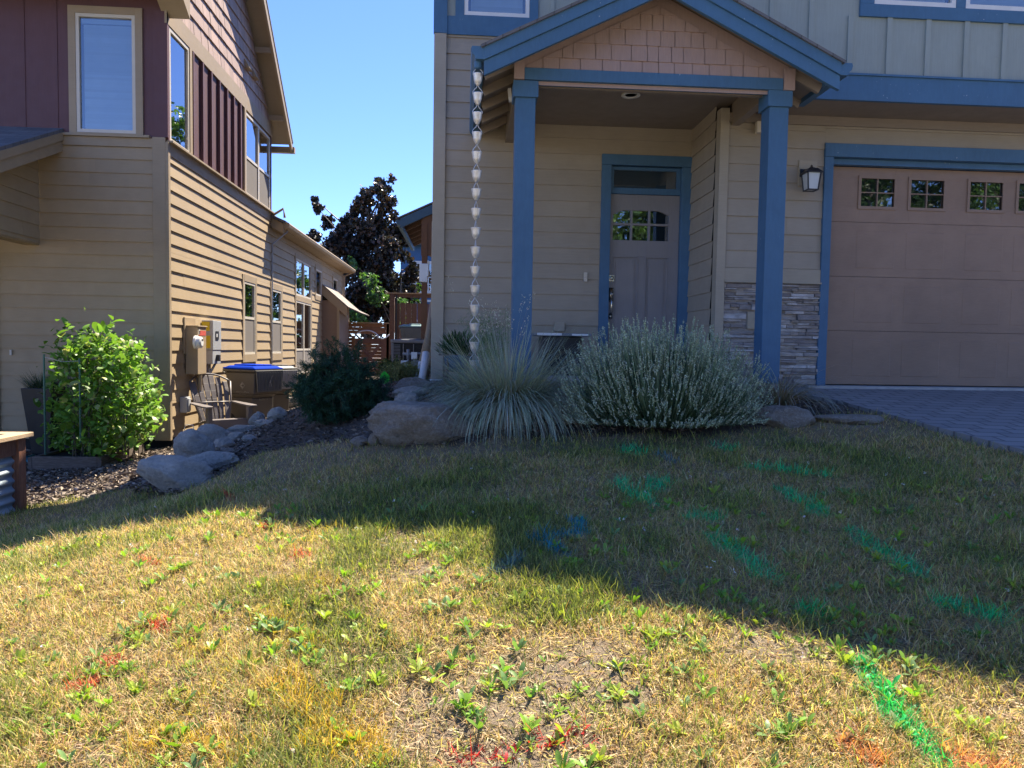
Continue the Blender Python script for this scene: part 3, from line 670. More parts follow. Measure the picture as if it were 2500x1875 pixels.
# transom, frame
mb = MB(D); mb.box(1.66, 2.482, -0.02, 0.03, 1.805, 1.875, 0.5).box(1.66, 1.70, -0.02, 0.02, 1.877, 2.115, 0.5).box(2.44, 2.482, -0.02, 0.02, 1.877, 2.115, 0.5).box(1.70, 2.44, -0.02, 0.02, 2.08, 2.115, 0.5)
tr = mb.build('transom_window', 'blue', H); MB(D).poly([(1.70, 0, 1.875), (2.44, 0, 1.875), (2.44, 0, 2.08), (1.70, 0, 2.08)]).build('pane', 'glass', tr); MB(D).box(1.7, 2.44, -0.06, -0.04, 1.85, 2.1).build('interior', 'painted_reflection', tr)  # slate-blue sheet behind the pane stands in for its reflection
T = TF(Y1); mb = MB(T)
mb.box(1.545, 1.658, -0.06, 0.034, -0.30, 2.118).box(2.485, 2.598, -0.06, 0.034, -0.30, 2.118).box(1.545, 2.598, -0.06, 0.036, 2.12, 2.24); mb.build('door_trim', 'blue', H, bevel=0.003)
MB(T).box(1.655, 2.49, -0.1, 0.02, -0.33, -0.272).build('threshold', 'steel', H)
MB(T).box(1.362, 1.402, 0.016, 0.034, 0.78, 0.885, 0.5).lathe([(0.011, 0), (0.011, 0.008), (0.004, 0.01)], (1.382, 0.034, 0.835), 10, axis='y').build('doorbell', 'almond', H)
# --- garage door
GT = TF(7.42); gx0, gx1 = 3.80, 8.6
mb = MB(GT); gz0 = -0.335; gw = []
for base in (4.189, 5.406, 6.62, 7.83): gw += [(base, base+0.385), (base+0.553, base+0.938)]
for k in range(4):
    za, zb_ = gz0+k*0.5795+0.0015, gz0+(k+1)*0.5795-0.0015
    if k == 3: holes_sheet(mb, gx0, gx1, za, zb_, [(a, b, 1.565, 1.875) for a, b in gw], -0.02, 0.012)
    else: mb.box(gx0, gx1, -0.02, 0.012, za, zb_, 0.5)
    if k < 3:
        for a, b in gw: mb.hexa([(a-0.02, 0.012, za+0.09), (b+0.03, 0.012, za+0.09), (b+0.02, 0.0148, za+0.095), (a-0.01, 0.0148, za+0.095), (a-0.02, 0.012, zb_-0.09), (b+0.03, 0.012, zb_-0.09), (b+0.02, 0.0148, zb_-0.095), (a-0.01, 0.0148, zb_-0.095)], 0.5)
gd = mb.build('garage_door', 'garage', H, bevel=0.0015)
MB(GT).box(gx0, gx1, -0.05, -0.022, gz0, 1.99).build('door_back', 'dark', gd)
for a, b in gw:
    f = MB(GT); w = 0.022
    f.box(a-w, a+0.008, 0.012, 0.024, 1.543, 1.897).box(b-0.008, b+w, 0.012, 0.024, 1.543, 1.897).box(a+0.008, b-0.008, 0.012, 0.024, 1.543, 1.573).box(a+0.008, b-0.008, 0.012, 0.024, 1.867, 1.897)
    f.box((a+b)/2-0.005, (a+b)/2+0.005, 0.002, 0.016, 1.573, 1.867).box(a+0.008, b-0.008, 0.002, 0.015, 1.715, 1.725)
    fo = f.build('window_frame', 'garage', gd); MB(GT).poly([(a, 0.0, 1.565), (b, 0.0, 1.565), (b, 0.0, 1.875), (a, 0.0, 1.875)]).build('pane', 'glass', gd)
mb = MB(); mb.box(3.718, 3.812, 7.262, 7.40, -0.345, 2.042).box(3.718, 8.7, 7.258, 7.40, 2.045, 2.182).box(3.812, 8.7, 7.33, 7.40, 1.985, 2.044).box(8.6, 8.7, 7.262, 7.4, -0.345, 2.042); mb.build('garage_trim', 'blue', H, bevel=0.003)
MB().box(3.814, 3.822, 7.36, 7.398, 0.95, 1.33).build('weather_strip', 'white_plastic', H)
MB().box(3.6, 8.8, 7.20, 7.5, -0.46, -0.345).build('garage_apron', 'concrete', H)
MB().box(8.7, 9.4, 7.28, 7.40, -0.4, 2.36).build('wall', 'grey_siding', H)
# --- wall lantern
lb = MB(TF(Y2)).box(3.445, 3.64, 0.0, 0.03, 1.735, 2.0).build('lantern_block', 'grey_trim', H, bevel=0.004)
# px (1971..) on the garage wall
lx, lz = 3.49, 1.40
LT = lambda u, d, z: (u+0.03, Y2-d, 1.66+(z-1.35)*0.66)
ln = MB(LT); ln.box(3.425, 3.525, 0.03, 0.045, 1.60, 1.72, 0.5).beam((3.46, 0.045, 1.69), (3.49, 0.13, 1.70), 0.02, 0.02)
def fr4(hw, z): return [(lx-hw, 0.15-hw, z), (lx+hw, 0.15-hw, z), (lx+hw, 0.15+hw, z), (lx-hw, 0.15+hw, z)]
ln.hexa(fr4(0.085, 1.61)+fr4(0.085, 1.622)); ln.hexa(fr4(0.083, 1.622)+fr4(0.045, 1.685)); ln.hexa(fr4(0.03, 1.685)+fr4(0.022, 1.70)); ln.lathe([(0.014, 0), (0.018, 0.012), (0.008, 0.022), (0.012, 0.034), (0.0, 0.05)], (lx, 0.15, 1.70), 8)
for sx in (-1, 1):
    for sy in (-1, 1): ln.beam((lx+sx*0.068, 0.15+sy*0.068, 1.61), (lx+sx*0.052, 0.15+sy*0.052, 1.365), 0.012, 0.012)
for z_ in (1.362,): ln.box(lx-0.058, lx+0.058, 0.15-0.058, 0.15-0.046, z_-0.012, z_).box(lx-0.058, lx+0.058, 0.15+0.046, 0.15+0.058, z_-0.012, z_).box(lx-0.058, lx-0.046, 0.104, 0.196, z_-0.012, z_).box(lx+0.046, lx+0.058, 0.104, 0.196, z_-0.012, z_)
lo = ln.build('wall_lantern', 'black_metal', H)
g = MB(LT); g.hexa(fr4(0.050, 1.368)+fr4(0.064, 1.608)); g.build('lantern_glass', 'glow_glass', lo)
# ================================================================ PORCH
floor_z = -0.285
MB().box(0.36, 2.60, 6.25, 8.2, -0.62, floor_z).build('porch_floor', 'concrete', H)
def post(x0, x1, ztop):
    o = MB().box(x0, x1, 6.30, 6.48, floor_z, ztop).build('porch_post', 'blue', H, bevel=0.005)
    MB().box(x0-0.022, x1+0.022, 6.278, 6.50, ztop-0.002, ztop+0.138).build('post_cap', 'blue', o, bevel=0.003)
post(0.417, 0.592, 2.19); post(2.695, 2.872, 2.195)
MB().box(0.49, 2.80, 6.27, 6.42, 2.333, 2.435).build('porch_beam', 'blue', H, bevel=0.003)
mb = MB(); mb.box(0.50, 2.78, 6.42, 6.46, 2.32, 2.56).box(0.43, 0.52, 6.461, 8.2, 2.33, 2.56).box(2.72, 2.80, 6.461, 7.3, 2.33, 2.56); mb.build('porch_beam', 'soffit', H)
MB().box(0.52, 2.72, 6.461, 8.2, 2.555, 2.58).build('porch_ceiling', 'soffit', H)
lt = MB().lathe([(0.092, 0.0), (0.095, -0.010), (0.070, -0.014), (0.060, -0.004), (0.058, 0.0)], (1.63, 7.16, 2.555), 28).build('recessed_light', 'lamp', H, smooth=True)
MB().lathe([(0.0, -0.002), (0.058, -0.002)], (1.63, 7.16, 2.555), 20).build('lens', 'glow_glass', lt)
# gable roof of the porch
PXC, PXL, PXR, ZE, SL = 1.65, 0.13, 3.17, 2.48, 0.487
ztop = lambda x: ZE+SL*((x-PXL) if x < PXC else (PXR-x))
mb = MB()
mb.hexa(slab((PXL-0.03, 8.2, ZE-0.0), (PXL-0.03, 5.95, ZE-0.0), (PXC, 5.95, ztop(PXC)+0.015), (PXC, 8.2, ztop(PXC)+0.015), t=0.022))
mb.hexa(slab((PXR+0.03, 5.95, ZE-0.0), (PXR+0.03, 8.2, ZE-0.0), (PXC, 8.2, ztop(PXC)+0.015), (PXC, 5.95, ztop(PXC)+0.015), t=0.022))
pr = mb.build('porch_roof', 'roof_grey', H, uvw=((0, 1, 0), (1, 0, 0)))
mb = MB()   # boarding under the shingles
mb.hexa(slab((PXL, 8.2, ZE-0.045), (PXL, 6.03, ZE-0.045), (PXC, 6.03, ztop(PXC)-0.03), (PXC, 8.2, ztop(PXC)-0.03), t=0.03))
mb.hexa(slab((PXR, 6.03, ZE-0.045), (PXR, 8.2, ZE-0.045), (PXC, 8.2, ztop(PXC)-0.03), (PXC, 6.03, ztop(PXC)-0.03), t=0.03))
for yy in (6.32, 6.72, 7.12, 7.52, 7.92): mb.beam((0.14, yy, ztop(0.14)-0.115), (0.46, yy, ztop(0.46)-0.115), 0.038, 0.085); mb.beam((3.16, yy, ztop(3.16)-0.115), (2.85, yy, ztop(2.85)-0.115), 0.038, 0.085)
mb.build('roof_boarding', 'soffit', pr)
def barge(y0, y1, o0, o1, name='barge_board'):
    for (xa, xb) in ((PXL, PXC), (PXR, PXC)):
        MB().extrude([(xa, y0, ztop(xa)-o0), (xb, y0, ztop(xb)-o0), (xb, y0, ztop(xb)-o1), (xa, y0, ztop(xa)-o1)], (0, y1-y0, 0)).build(name, 'blue', pr, bevel=0.002)
barge(5.972, 6.03, 0.008, 0.112); barge(5.992, 6.03, 0.113, 0.232)
mb = MB(TF(6.30)); lap(mb, 0.40, 2.90, 2.335, 3.02, e=0.135, zref=2.40, p=0.014, split=(0.09, 0.2), lim=lambda z: (max(0.40, PXL+(z-(ZE-0.2))/SL), min(2.90, PXR-(z-(ZE-0.2))/SL)))
mb.poly([(0.40, -0.006, 2.3), (2.90, -0.006, 2.3), (2.90, -0.006, ztop(2.9)-0.08), (PXC, -0.006, ztop(PXC)-0.08), (0.40, -0.006, ztop(0.4)-0.08)], 0.5); mb.build('gable_wall', 'rose', pr)
MB(TF(6.30)).box(0.398, 0.488, 0.016, 0.036, 2.333, 2.52).build('gable_trim', 'rose', pr); MB(TF(6.30)).box(2.805, 2.905, 0.016, 0.036, 2.333, 2.52).build('gable_trim', 'rose', pr)
mb = MB(); gp = [(0.13, 2.475), (0.03, 2.475), (0.022, 2.455), (0.03, 2.42), (0.055, 2.395), (0.06, 2.372), (0.13, 2.372)]
mb.extrude([(x, 5.975, z) for x, z in gp], (0, 2.2, 0)); gt = mb.build('gutter', 'blue', pr)
MB().lathe([(0.034, 0), (0.034, -0.05), (0.022, -0.06)], (0.082, 6.05, 2.374), 14).build('gutter_outlet', 'blue', gt)
MB().extrude([(3.30-x+0.0, 5.985, z) for x, z in gp], (0, 0.8, 0)).build('gutter', 'blue', pr)
MB().box(2.955, 3.03, 7.20, 7.26, 2.245, 2.36).build('motion_sensor', 'almond', H, bevel=0.006)
MB().beam((0.385, 6.75, 2.42), (0.40, 6.75, 2.30), 0.035, 0.03).build('thermometer', 'white_plastic', H)
# --- rear patio cover seen past the corner
pc = MB(); YP = 15.0
f = lambda x: 2.70+(x+1.38)*0.47
pc.hexa(slab((-1.42, 19, 2.66), (-1.42, YP-0.05, 2.66), (-0.34, YP-0.05, 3.17), (-0.34, 19, 3.17), t=0.03)); po = pc.build('patio_roof', 'roof_grey', H, uvw=((0, 1, 0), (1, 0, 0)))
MB().extrude([(-1.36, YP-0.04, f(-1.36)-0.07), (-0.34, YP-0.04, f(-0.34)-0.07), (-0.34, YP-0.04, f(-0.34)-0.26), (-1.36, YP-0.04, f(-1.36)-0.26)], (0, 0.04, 0)).build('barge_board', 'blue', po)
mb = MB().extrude([(-1.36, YP+0.0, 2.62), (-1.46, YP, 2.62), (-1.44, YP, 2.53), (-1.36, YP, 2.51)], (0, 4, 0)); mb.build('gutter', 'blue', po)
mb = MB()
for yy in (15.3, 15.9, 16.5, 17.1, 17.7, 18.3): mb.beam((-1.34, yy, f(-1.34)-0.14), (-0.35, yy, f(-0.35)-0.14), 0.04, 0.1)
mb.box(-0.93, -0.80, 15.1, 18.9, 2.36, 2.5); mb.box(-0.93, -0.34, 15.02, 15.08, 1.9, 2.85); mb.build('rafters', 'beam_wood', po)
MB().box(-0.915, -0.80, 15.0, 15.12, -0.62, 2.55).build('patio_post', 'beam_wood', H)
# ================================================================ THE HOUSE ON THE LEFT
L = empty('house', (-4.6, 9.9, -1.45), 'tan and plum two-storey house with sunlit side wall and low rear wing', 'house')
XW = -4.0; E_ = TE(XW); YF = 9.9
def wX(px, py): return atX(px, py, XW)
W1 = (9.955, 10.64, 2.70, 4.19); W2 = (13.27, 14.86, 2.70, 4.16)
W3 = (13.15, 13.83, -0.195, 1.13); W4 = (14.985, 15.76, -0.195, 1.14); W5 = (17.10, 18.74, -0.70, 1.04); W5u = (17.10, 18.74, 1.165, 2.03); W6 = (19.34, 20.10, 1.33, 2.03); W7 = (21.85, 22.60, 1.39, 2.03)
zr = float(wX(411, 428.9)[2]); ee = 0.1805
t = 0.09
def grow(w, s=t, b=None): return (w[0]-s, w[1]+s, w[2]-(s if b is None else b), w[3]+s)
h3, h4, h6, h7 = grow(W3), grow(W4), grow(W6), grow(W7); h5 = (W5[0]-t, W5[1]+t, W5[2]-t, W5u[3]+t)
mb = MB(E_); hs = [h3, h4, h5, h6, h7]
lap(mb, 9.93, 14.93, -1.30, 2.50, hs, e=ee, zref=zr, p=0.024); lap(mb, 14.93, 23.5, -1.30, 2.36, hs, e=ee, zref=zr, p=0.024); back(mb, 9.9, 23.55, -1.30, 2.70, [W3, W4, W5, W5u, W6, W7]); mb.build('wall', 'tan', L)
mb = MB(E_); mb.box(9.90, 14.99, 0.001, 0.03, 2.503, 2.663); mb.box(9.90, 15.0, 0.001, 0.085, 2.665, 2.692); mb.build('water_table', 'tan_trim', L)
# plum upper storey
mb = MB(E_); back(mb, 9.9, 14.96, 2.69, 4.46, [W1, W2], d=0.004)
bu = [float(wX(px, 420)[1]) for px in (468, 491.5, 512.5, 532.5, 551, 567.5, 583.5)]
for u in bu: mb.box(u-0.03, u+0.012, 0.004, 0.045, 2.694, 4.20)
mb.box(9.90, 9.945, 0.004, 0.03, 2.694, 4.20).box(14.90, 14.965, 0.0, 0.03, 2.694, 4.2); mb.build('wall', 'plum', L)
MB(E_).box(9.86, 15.0, 0.004, 0.034, 4.205, 4.455).build('frieze_board', 'tan_trim', L)
mb = MB(E_); lap(mb, 9.9, 14.96, 4.457, 6.95, e=0.232, zref=4.457, p=0.026, split=(0.08, 0.24), lim=lambda z: (9.62+(z-4.15), 15.24-(z-4.15)) if z > 4.45 else (9.9, 14.96)); mb.build('gable_wall', 'shingle', L)
mb = MB(E_)
for (px, py) in ((598, 157), (616, 180)): p = wX(px, py); mb.hexa([(p[1]-.1, 0.01, p[2]-.09), (p[1]+.1, 0.01, p[2]-.09), (p[1]+.1, 0.11, p[2]-.09), (p[1]-.1, 0.11, p[2]-.09), (p[1]-.1, 0.01, p[2]+.06), (p[1]+.1, 0.01, p[2]+.06), (p[1]+.1, 0.03, p[2]+.06), (p[1]-.1, 0.03, p[2]+.06)])
mb.build('vent_hood', 'tan_trim', L)
window(L, E_, *W1, vin='almond', tw=0.0, trim_z=None); MB(E_).box(W1[1]+0.002, W1[1]+0.088, 0.001, 0.036, 2.694, 4.203).build('trim', 'tan_trim', L)
window(L, E_, *W2, rails=[3.38], mulls=[(W2[0]+W2[1])/2], screen=3.36, tw=0.0); MB(E_).box(W2[0]-0.09, W2[0]-0.002, 0.001, 0.036, 2.694, 4.203).build('trim', 'tan_trim', L)
window(L, E_, *W3, rails=[0.475], screen=0.475, trim_z=(W3[2]-0.14, W3[3]+0.12)); window(L, E_, *W4, rails=[0.475], screen=0.475, trim_z=(W4[2]-0.14, W4[3]+0.12))
window(L, E_, *W5, rails=[-0.12], mulls=[(W5[0]+W5[1])/2], screen=-0.12, trim_z=(W5[2]-0.13, 1.10)); window(L, E_, *W5u, mulls=[(W5[0]+W5[1])/2], trim_z=(1.102, W5u[3]+0.1))
window(L, E_, *W6, trim_z=(W6[2]-0.12, W6[3]+0.1)); window(L, E_, *W7, trim_z=(W7[2]-0.12, W7[3]+0.1))
# corner boards
MB().box(-4.0, -3.962, 9.862, 9.93, -1.33, 2.66).box(-4.17, -4.001, 9.862, 9.899, -1.33, 2.72).build('corner_board', 'tan_trim', L, bevel=0.003); MB().box(-4.0, -3.965, 23.42, 23.56, -1.3, 2.4).build('corner_board', 'tan_trim', L)
mb = MB(); mb.box(-4.15, -3.966, 9.866, 9.899, 2.722, 4.36); mb.build('corner_board', 'plum', L)
# front wall
F_ = TF(YF); FWn = (-5.134, -4.381, 2.755, 4.286)
mb = MB(F_); lap(mb, -6.30, -4.17, -1.32, 2.58, e=ee, zref=zr); back(mb, -6.4, -4.0, -1.32, 2.7, []); mb.build('wall', 'tan', L)
MB(F_).box(-6.4, -4.172, 0.001, 0.028, 2.583, 2.70).box(-5.375, -4.20, 0.001, 0.06, 2.702, 2.735).build('belly_band', 'tan_trim', L)
mb = MB(F_); back(mb, -6.4, -4.0, 2.70, 4.85, [FWn], d=0.004)
for u in (-6.2, -5.79, -5.38): mb.box(u-0.006, u+0.006, 0.004, 0.012, 2.71, 4.8)
mb.build('wall', 'plum', L)
window(L, F_, *FWn, vin='almond', tw=0.094, trim_z=(2.738, 4.38), blind='blind')
MB(F_).box(-6.33, -6.18, 0.002, 0.04, -1.3, 1.3).build('corner_board', 'tan_trim', L)
MB(F_).box(-6.035, -6.01, 0.02, 0.034, -0.20, -0.13).build('doorbell', 'almond', L)
# solid cores and roofs
mb = MB(); mb.box(-10.5, -4.13, 10.05, 14.9, -1.7, 4.35).box(-10.5, -4.13, 14.9, 23.5, -1.7, 2.35).box(-10.5, -4.0, 10.0, 23.5, -1.7, -1.30)
mb.extrude([(-10.5, 10.0, 4.35), (-10.5, 14.9, 4.35), (-10.5, 12.43, 6.8)], (6.4, 0, 0)); mb.build('wall_core', 'dark', L)
mb = MB(); RT = 7.22
mb.hexa(slab((-11, 9.38, RT-2.38), (-3.64, 9.38, RT-2.38), (-3.64, 12.43, RT), (-11, 12.43, RT), t=0.04)); mb.hexa(slab((-3.64, 15.42, RT-2.99), (-11, 15.42, RT-2.99), (-11, 12.43, RT), (-3.64, 12.43, RT), t=0.04))
ro = mb.build('roof', 'roof_grey', L, uvw=((1, 0, 0), (0, 1.4, 0)))
mb = MB(); mb.hexa(slab((-11, 9.42, RT-2.43), (-3.70, 9.42, RT-2.43), (-3.70, 12.43, RT-0.08), (-11, 12.43, RT-0.08), t=0.03)); mb.hexa(slab((-3.70, 15.38, RT-3.03), (-11, 15.38, RT-3.03), (-11, 12.43, RT-0.08), (-3.70, 12.43, RT-0.08), t=0.03)); mb.build('soffit', 'tan_trim', ro)
for (ya, s_) in ((9.40, 1), (15.40, -1)):
    za = RT-abs(12.43-ya)*(.79 if s_ > 0 else 1)-0.05
    MB().extrude([(-3.70, ya, za), (-3.70, 12.43, RT-0.05), (-3.70, 12.43, RT-0.27), (-3.70, ya, za-0.20)], (0.05, 0, 0)).build('barge_board', 'tan_trim', ro)
    for yy in np.arange(ya+s_*0.55, 12.3, s_*0.95) if s_ > 0 else np.arange(ya-0.55, 12.6, -0.95):
        zz = RT-abs(12.43-yy)*(.79 if s_ > 0 else 1)-0.20; MB().box(-4.0, -3.70, yy-0.03, yy+0.03, zz-0.10, zz).build('lookout', 'tan_trim', ro)
MB().box(-11, -3.66, 9.27, 9.40, RT-2.72, RT-2.43).build('gutter', 'tan_trim', ro); MB().extrude([(-3.70, 9.62, 4.52), (-3.70, 9.95, 4.30), (-3.70, 9.95, 4.60), (-3.70, 9.62, 4.74)], (-.34, 0, 0)).build('eave_return', 'tan_trim', ro); MB().box(-11, -3.62, 15.40, 15.51, RT-3.20, RT-3.08).build('gutter', 'tan_trim', ro)
# rear wing roof
mb = MB(); mb.hexa(slab((-3.68, 23.85, 2.52), (-3.68, 14.90, 2.52), (-8, 14.90, 4.3), (-8, 23.85, 4.3), t=0.05)); ro2 = mb.build('roof', 'roof_grey', L, uvw=((0, 1, 0), (1, 0, 0)))
MB().extrude([(-4.0, 14.965, 2.60), (-3.73, 14.965, 2.47), (-3.73, 14.965, 2.27), (-4.0, 14.965, 2.41)], (0, 0.05, 0)).build('barge_board', 'tan_trim', ro2)
gp2 = [(-3.74, 2.49), (-3.625, 2.49), (-3.615, 2.465), (-3.63, 2.41), (-3.67, 2.375), (-3.74, 2.375)]
MB().extrude([(x, 14.99, z) for x, z in gp2], (0, 8.9, 0)).build('gutter', 'tan_trim', ro2)
MB().box(-4.0, -3.741, 15.02, 23.8, 2.365, 2.40).build('soffit', 'tan_trim', ro2)
mb = MB(); mb.tube([(-3.72, 15.25, 2.36), (-3.965, 15.0, 2.05), (-3.965, 15.0, 1.9), (-3.965, 14.95, 0.4), (-3.965, 14.93, -1.2)], 0.016, 8); mb.build('conduit', 'grey_metal', L, smooth=True)
mb = MB(); mb.tube([(-3.72, 23.75, 2.38), (-3.95, 23.62, 2.25), (-3.95, 23.60, 0.3)], 0.035, 8); mb.build('downspout', 'tan_trim', L)
mb = MB(); mb.tube([(-3.98, 14.99, 2.62), (-3.75, 15.02, 2.78), (-3.72, 15.02, 2.60)], 0.028, 8); mb.build('downspout', 'tan_trim', L)
# chimney-like bump with its own little roof
mb = MB(); mb.box(-4.0, -3.522, 20.2, 22.0, -1.3, 1.25); mb.build('bay_wall', 'bay', L)
MB().box(-3.57, -3.50, 20.17, 20.2, -1.3, 1.12).build('corner_board', 'tan_trim', L)
mb = MB(); mb.hexa(slab((-3.25, 22.2, 1.08), (-3.25, 20.14, 1.08), (-4.0, 20.14, 1.72), (-4.0, 22.2, 1.72), t=0.03)); mb.hexa(slab((-2.93, 22.2, 0.93), (-2.93, 20.5, 0.93), (-3.25, 20.14, 1.08), (-3.25, 22.2, 1.08), t=0.03)); ro3 = mb.build('roof', 'roof_brown', L, uvw=((0, 1, 0), (1, 0, 0)))
MB().extrude([(-4.0, 20.15, 1.69), (-3.29, 20.15, 1.06), (-3.29, 20.15, 0.80), (-4.0, 20.15, 1.42)], (0, 0.045, 0)).build('barge_board', 'tan_trim', ro3)
# front porch wing at the very left
X5 = TE(-5.64); mb = MB(X5); rk = lambda y: 2.60-(9.9-y)*0.46
lap(mb, 7.2, 9.88, 1.28, 2.55, e=ee, zref=zr, lim=lambda z: (max(7.2, 9.9-(2.60-z)/0.46), 9.88)); mb.box(7.2, 9.9, -0.2, -0.004, 1.26, 1.30); mb.build('porch_wall', 'tan', L)
mb = MB(); mb.hexa(slab((-5.31, 9.9, 2.80), (-5.31, 7.0, 2.80-2.9*0.46), (-9.5, 7.0, 2.80-2.9*0.46), (-9.5, 9.9, 2.80), t=0.05)); ro4 = mb.build('roof', 'roof_grey', L, uvw=((1, 0, 0), (0, 1, 0)))
MB().extrude([(-5.36, 9.895, 2.74), (-5.36, 7.02, 2.74-2.875*0.46), (-5.36, 7.02, 2.50-2.875*0.46), (-5.36, 9.895, 2.50)], (0.035, 0, 0)).extrude([(-5.33, 9.895, 2.755), (-5.33, 7.02, 2.755-2.875*0.46), (-5.33, 7.02, 2.65-2.875*0.46), (-5.33, 9.895, 2.65)], (0.03, 0, 0)).build('barge_board', 'tan_trim', ro4)
MB().hexa(slab((-5.36, 9.88, 2.62), (-5.36, 7.1, 2.62-2.78*0.46), (-5.64, 7.1, 2.62-2.78*0.46), (-5.64, 9.88, 2.62), t=0.02)).build('soffit', 'tan_trim', ro4)
# --- electric meter box, disconnect, outlet on the sunny wall
def faceX(d, px, py): return atX(px, py, XW+d)
a = [0, 10.42]; b = [0, 10.755]; zt_, zb_ = faceX(0.2, 475, 795)[2], faceX(0.2, 475, 915)[2]
MB(E_).box(a[1]-0.05, b[1]+0.02, 0.018, 0.04, zt_-0.4, zt_+0.12).build('meter_board', 'tan_trim', L, bevel=0.003)
mx = MB(E_).box(a[1], b[1], 0.03, 0.20, zb_, zt_).box(a[1]-0.01, b[1]+0.01, 0.03, 0.215, zt_-0.012, zt_+0.006).build('meter_box', 'tan_trim', L, bevel=0.004)
c = faceX(0.26, 487, 836)
MB(E_).lathe([(0.095, 0.0), (0.095, 0.03), (0.082, 0.035), (0.08, 0.085), (0.05, 0.10), (0.0, 0.10)], (c[1], 0.20, c[2]), 24, axis='y').box(c[1]-.03, c[1]+.03, 0.2, 0.30, c[2]+.02, c[2]+.05).build('meter', 'white_plastic', mx)
MB(E_).box(a[1]+0.05, b[1]-0.02, 0.2005, 0.2035, c[2]+0.10, c[2]+0.17).build('sticker', 'red', mx)
MB(E_).box(a[1]+0.04, a[1]+0.09, 0.2005, 0.2035, zt_-0.12, zt_-0.05).build('sticker', 'white_plastic', mx)
mb = MB(E_); mb.tube([((a[1]+b[1])/2, 0.17, zb_), ((a[1]+b[1])/2, 0.17, -1.35)], 0.03, 8); mb.tube([(b[1]-0.02, 0.05, c[2]-0.1), (b[1]-0.02, 0.05, zb_-0.1)], 0.012, 6); mb.build('conduit', 'tan_trim', mx)
a2, b2 = 11.05, 11.42; q1, q2, qm = faceX(0.2, 509, 781)[2], faceX(0.2, 509, 890)[2], faceX(0.2, 509, 855)[2]
sw = MB(E_).box(a2, b2, 0.03, 0.195, qm+0.002, q1).box(a2+0.005, b2-0.005, 0.03, 0.187, q2, qm-0.002).build('disconnect_box', 'grey_metal', L, bevel=0.005)
MB(E_).box(a2+0.30*(b2-a2), a2+0.30*(b2-a2)+0.13, 0.196, 0.203, qm+0.16, qm+0.29, 0.5).build('display_panel', 'black_metal', sw)
MB(E_).box(a2+0.35*(b2-a2), a2+0.35*(b2-a2)+0.045, 0.2035, 0.205, qm+0.2, qm+0.25, 0.5).build('display', 'white_plastic', sw)
MB(E_).box(a2+0.42*(b2-a2), a2+0.42*(b2-a2)+0.07, 0.188, 0.235, qm-0.17, qm-0.07, 0.5).build('switch_handle', 'black_metal', sw, bevel=0.006)
MB(TF(a2)).box(-3.97, -3.85, 0.001, 0.004, q1-0.16, q1-0.02, 0.5).box(-3.93, -3.84, 0.001, 0.004, qm+0.03, qm+0.22, 0.5).build('warning_sticker', 'yellow', sw)
mb = MB(E_); mb.tube([(a2+0.12, 0.10, q2), (a2+0.10, 0.09, -1.2)], 0.022, 8); mb.tube([(b2-0.1, 0.16, q2+0.05), (b2-0.3, 0.12, q2-0.15), (b2-0.42, 0.05, q2-0.42)], 0.018, 8); mb.build('cable', 'grey_metal', sw, smooth=True)
a3 = faceX(0.05, 444, 980); MB(E_).box(a3[1], a3[1]+0.13, 0.02, 0.12, a3[2]-0.16, a3[2]+0.06).box(a3[1]+0.02, a3[1]+0.11, 0.12, 0.135, a3[2]-0.14, a3[2]+0.04).build('outdoor_socket', 'grey_metal', L, bevel=0.01)
# gas meter and vent on the far part of the wall
g_ = faceX(0.45, 843, 875); gmx = MB().box(g_[0]-0.12, g_[0]+0.2, g_[1], g_[1]+0.22, g_[2]-0.20, g_[2]+0.22).lathe([(0.10, 0), (0.10, 0.05), (0.06, 0.06)], (g_[0]+0.03, g_[1]-0.06, g_[2]), 16, axis='y').tube([(g_[0]-0.1, g_[1]+0.1, g_[2]+0.15), (g_[0]-0.1, g_[1]+0.1, g_[2]+0.4), (-3.98, g_[1]+0.1, g_[2]+0.4)], 0.025, 8).tube([(g_[0]-0.05, g_[1]+0.1, g_[2]-0.2), (g_[0]-0.05, g_[1]+0.1, -1.1)], 0.025, 8).build('gas_meter', 'grey_metal', L, bevel=0.01)

# ================================================================ FENCE, GATE, FAR THINGS
fx = lambda px, Y=22.0: float(atY(px, 850, Y)[0])
FN = empty('cedar_fence', (fx(845), 22, -0.95), 'reddish horizontal slat cedar fence closing the gap between the houses', 'fence')
fl, fr_ = -3.95, fx(952)
mb = MB(); z = -0.92
gL, gR = fx(868), fx(942)
while z < 0.62:
    for a, b in ((fl, gL-0.12), (gR+0.10, fr_)): mb.box(a, b, 22.0, 22.02, z, z+0.10)
    if z > 0.30: mb.box(gL-0.12, gR+0.10, 22.0, 22.02, z, z+0.10)
    z += random.choice((0.104, 0.106, 0.112))
mb.build('slats', 'cedar', FN)
for x_ in (fl+0.06, gL-0.06, gR+0.05, fr_-0.05): MB().box(x_-0.05, x_+0.05, 21.93, 22.0, -1.0, 0.68 if x_ != gL-0.06 else 0.30).build('fence_post', 'cedar', FN)
MB().box(fl, fr_, 21.9, 22.06, 0.683, 0.71).build('cap_rail', 'top_wood', FN)
GA = empty('garden_gate', (gL, 21.9, -0.95), 'cedar gate with crossed braces standing in the slat fence', 'gate')
gz1 = 0.22
mb = MB(); z = -0.90
while z < gz1-0.12: mb.box(gL+0.02, gR-0.02, 21.95, 21.97, z, z+0.096); z += random.choice((0.101, 0.104, 0.114))
mb.build('slats', 'cedar', GA)
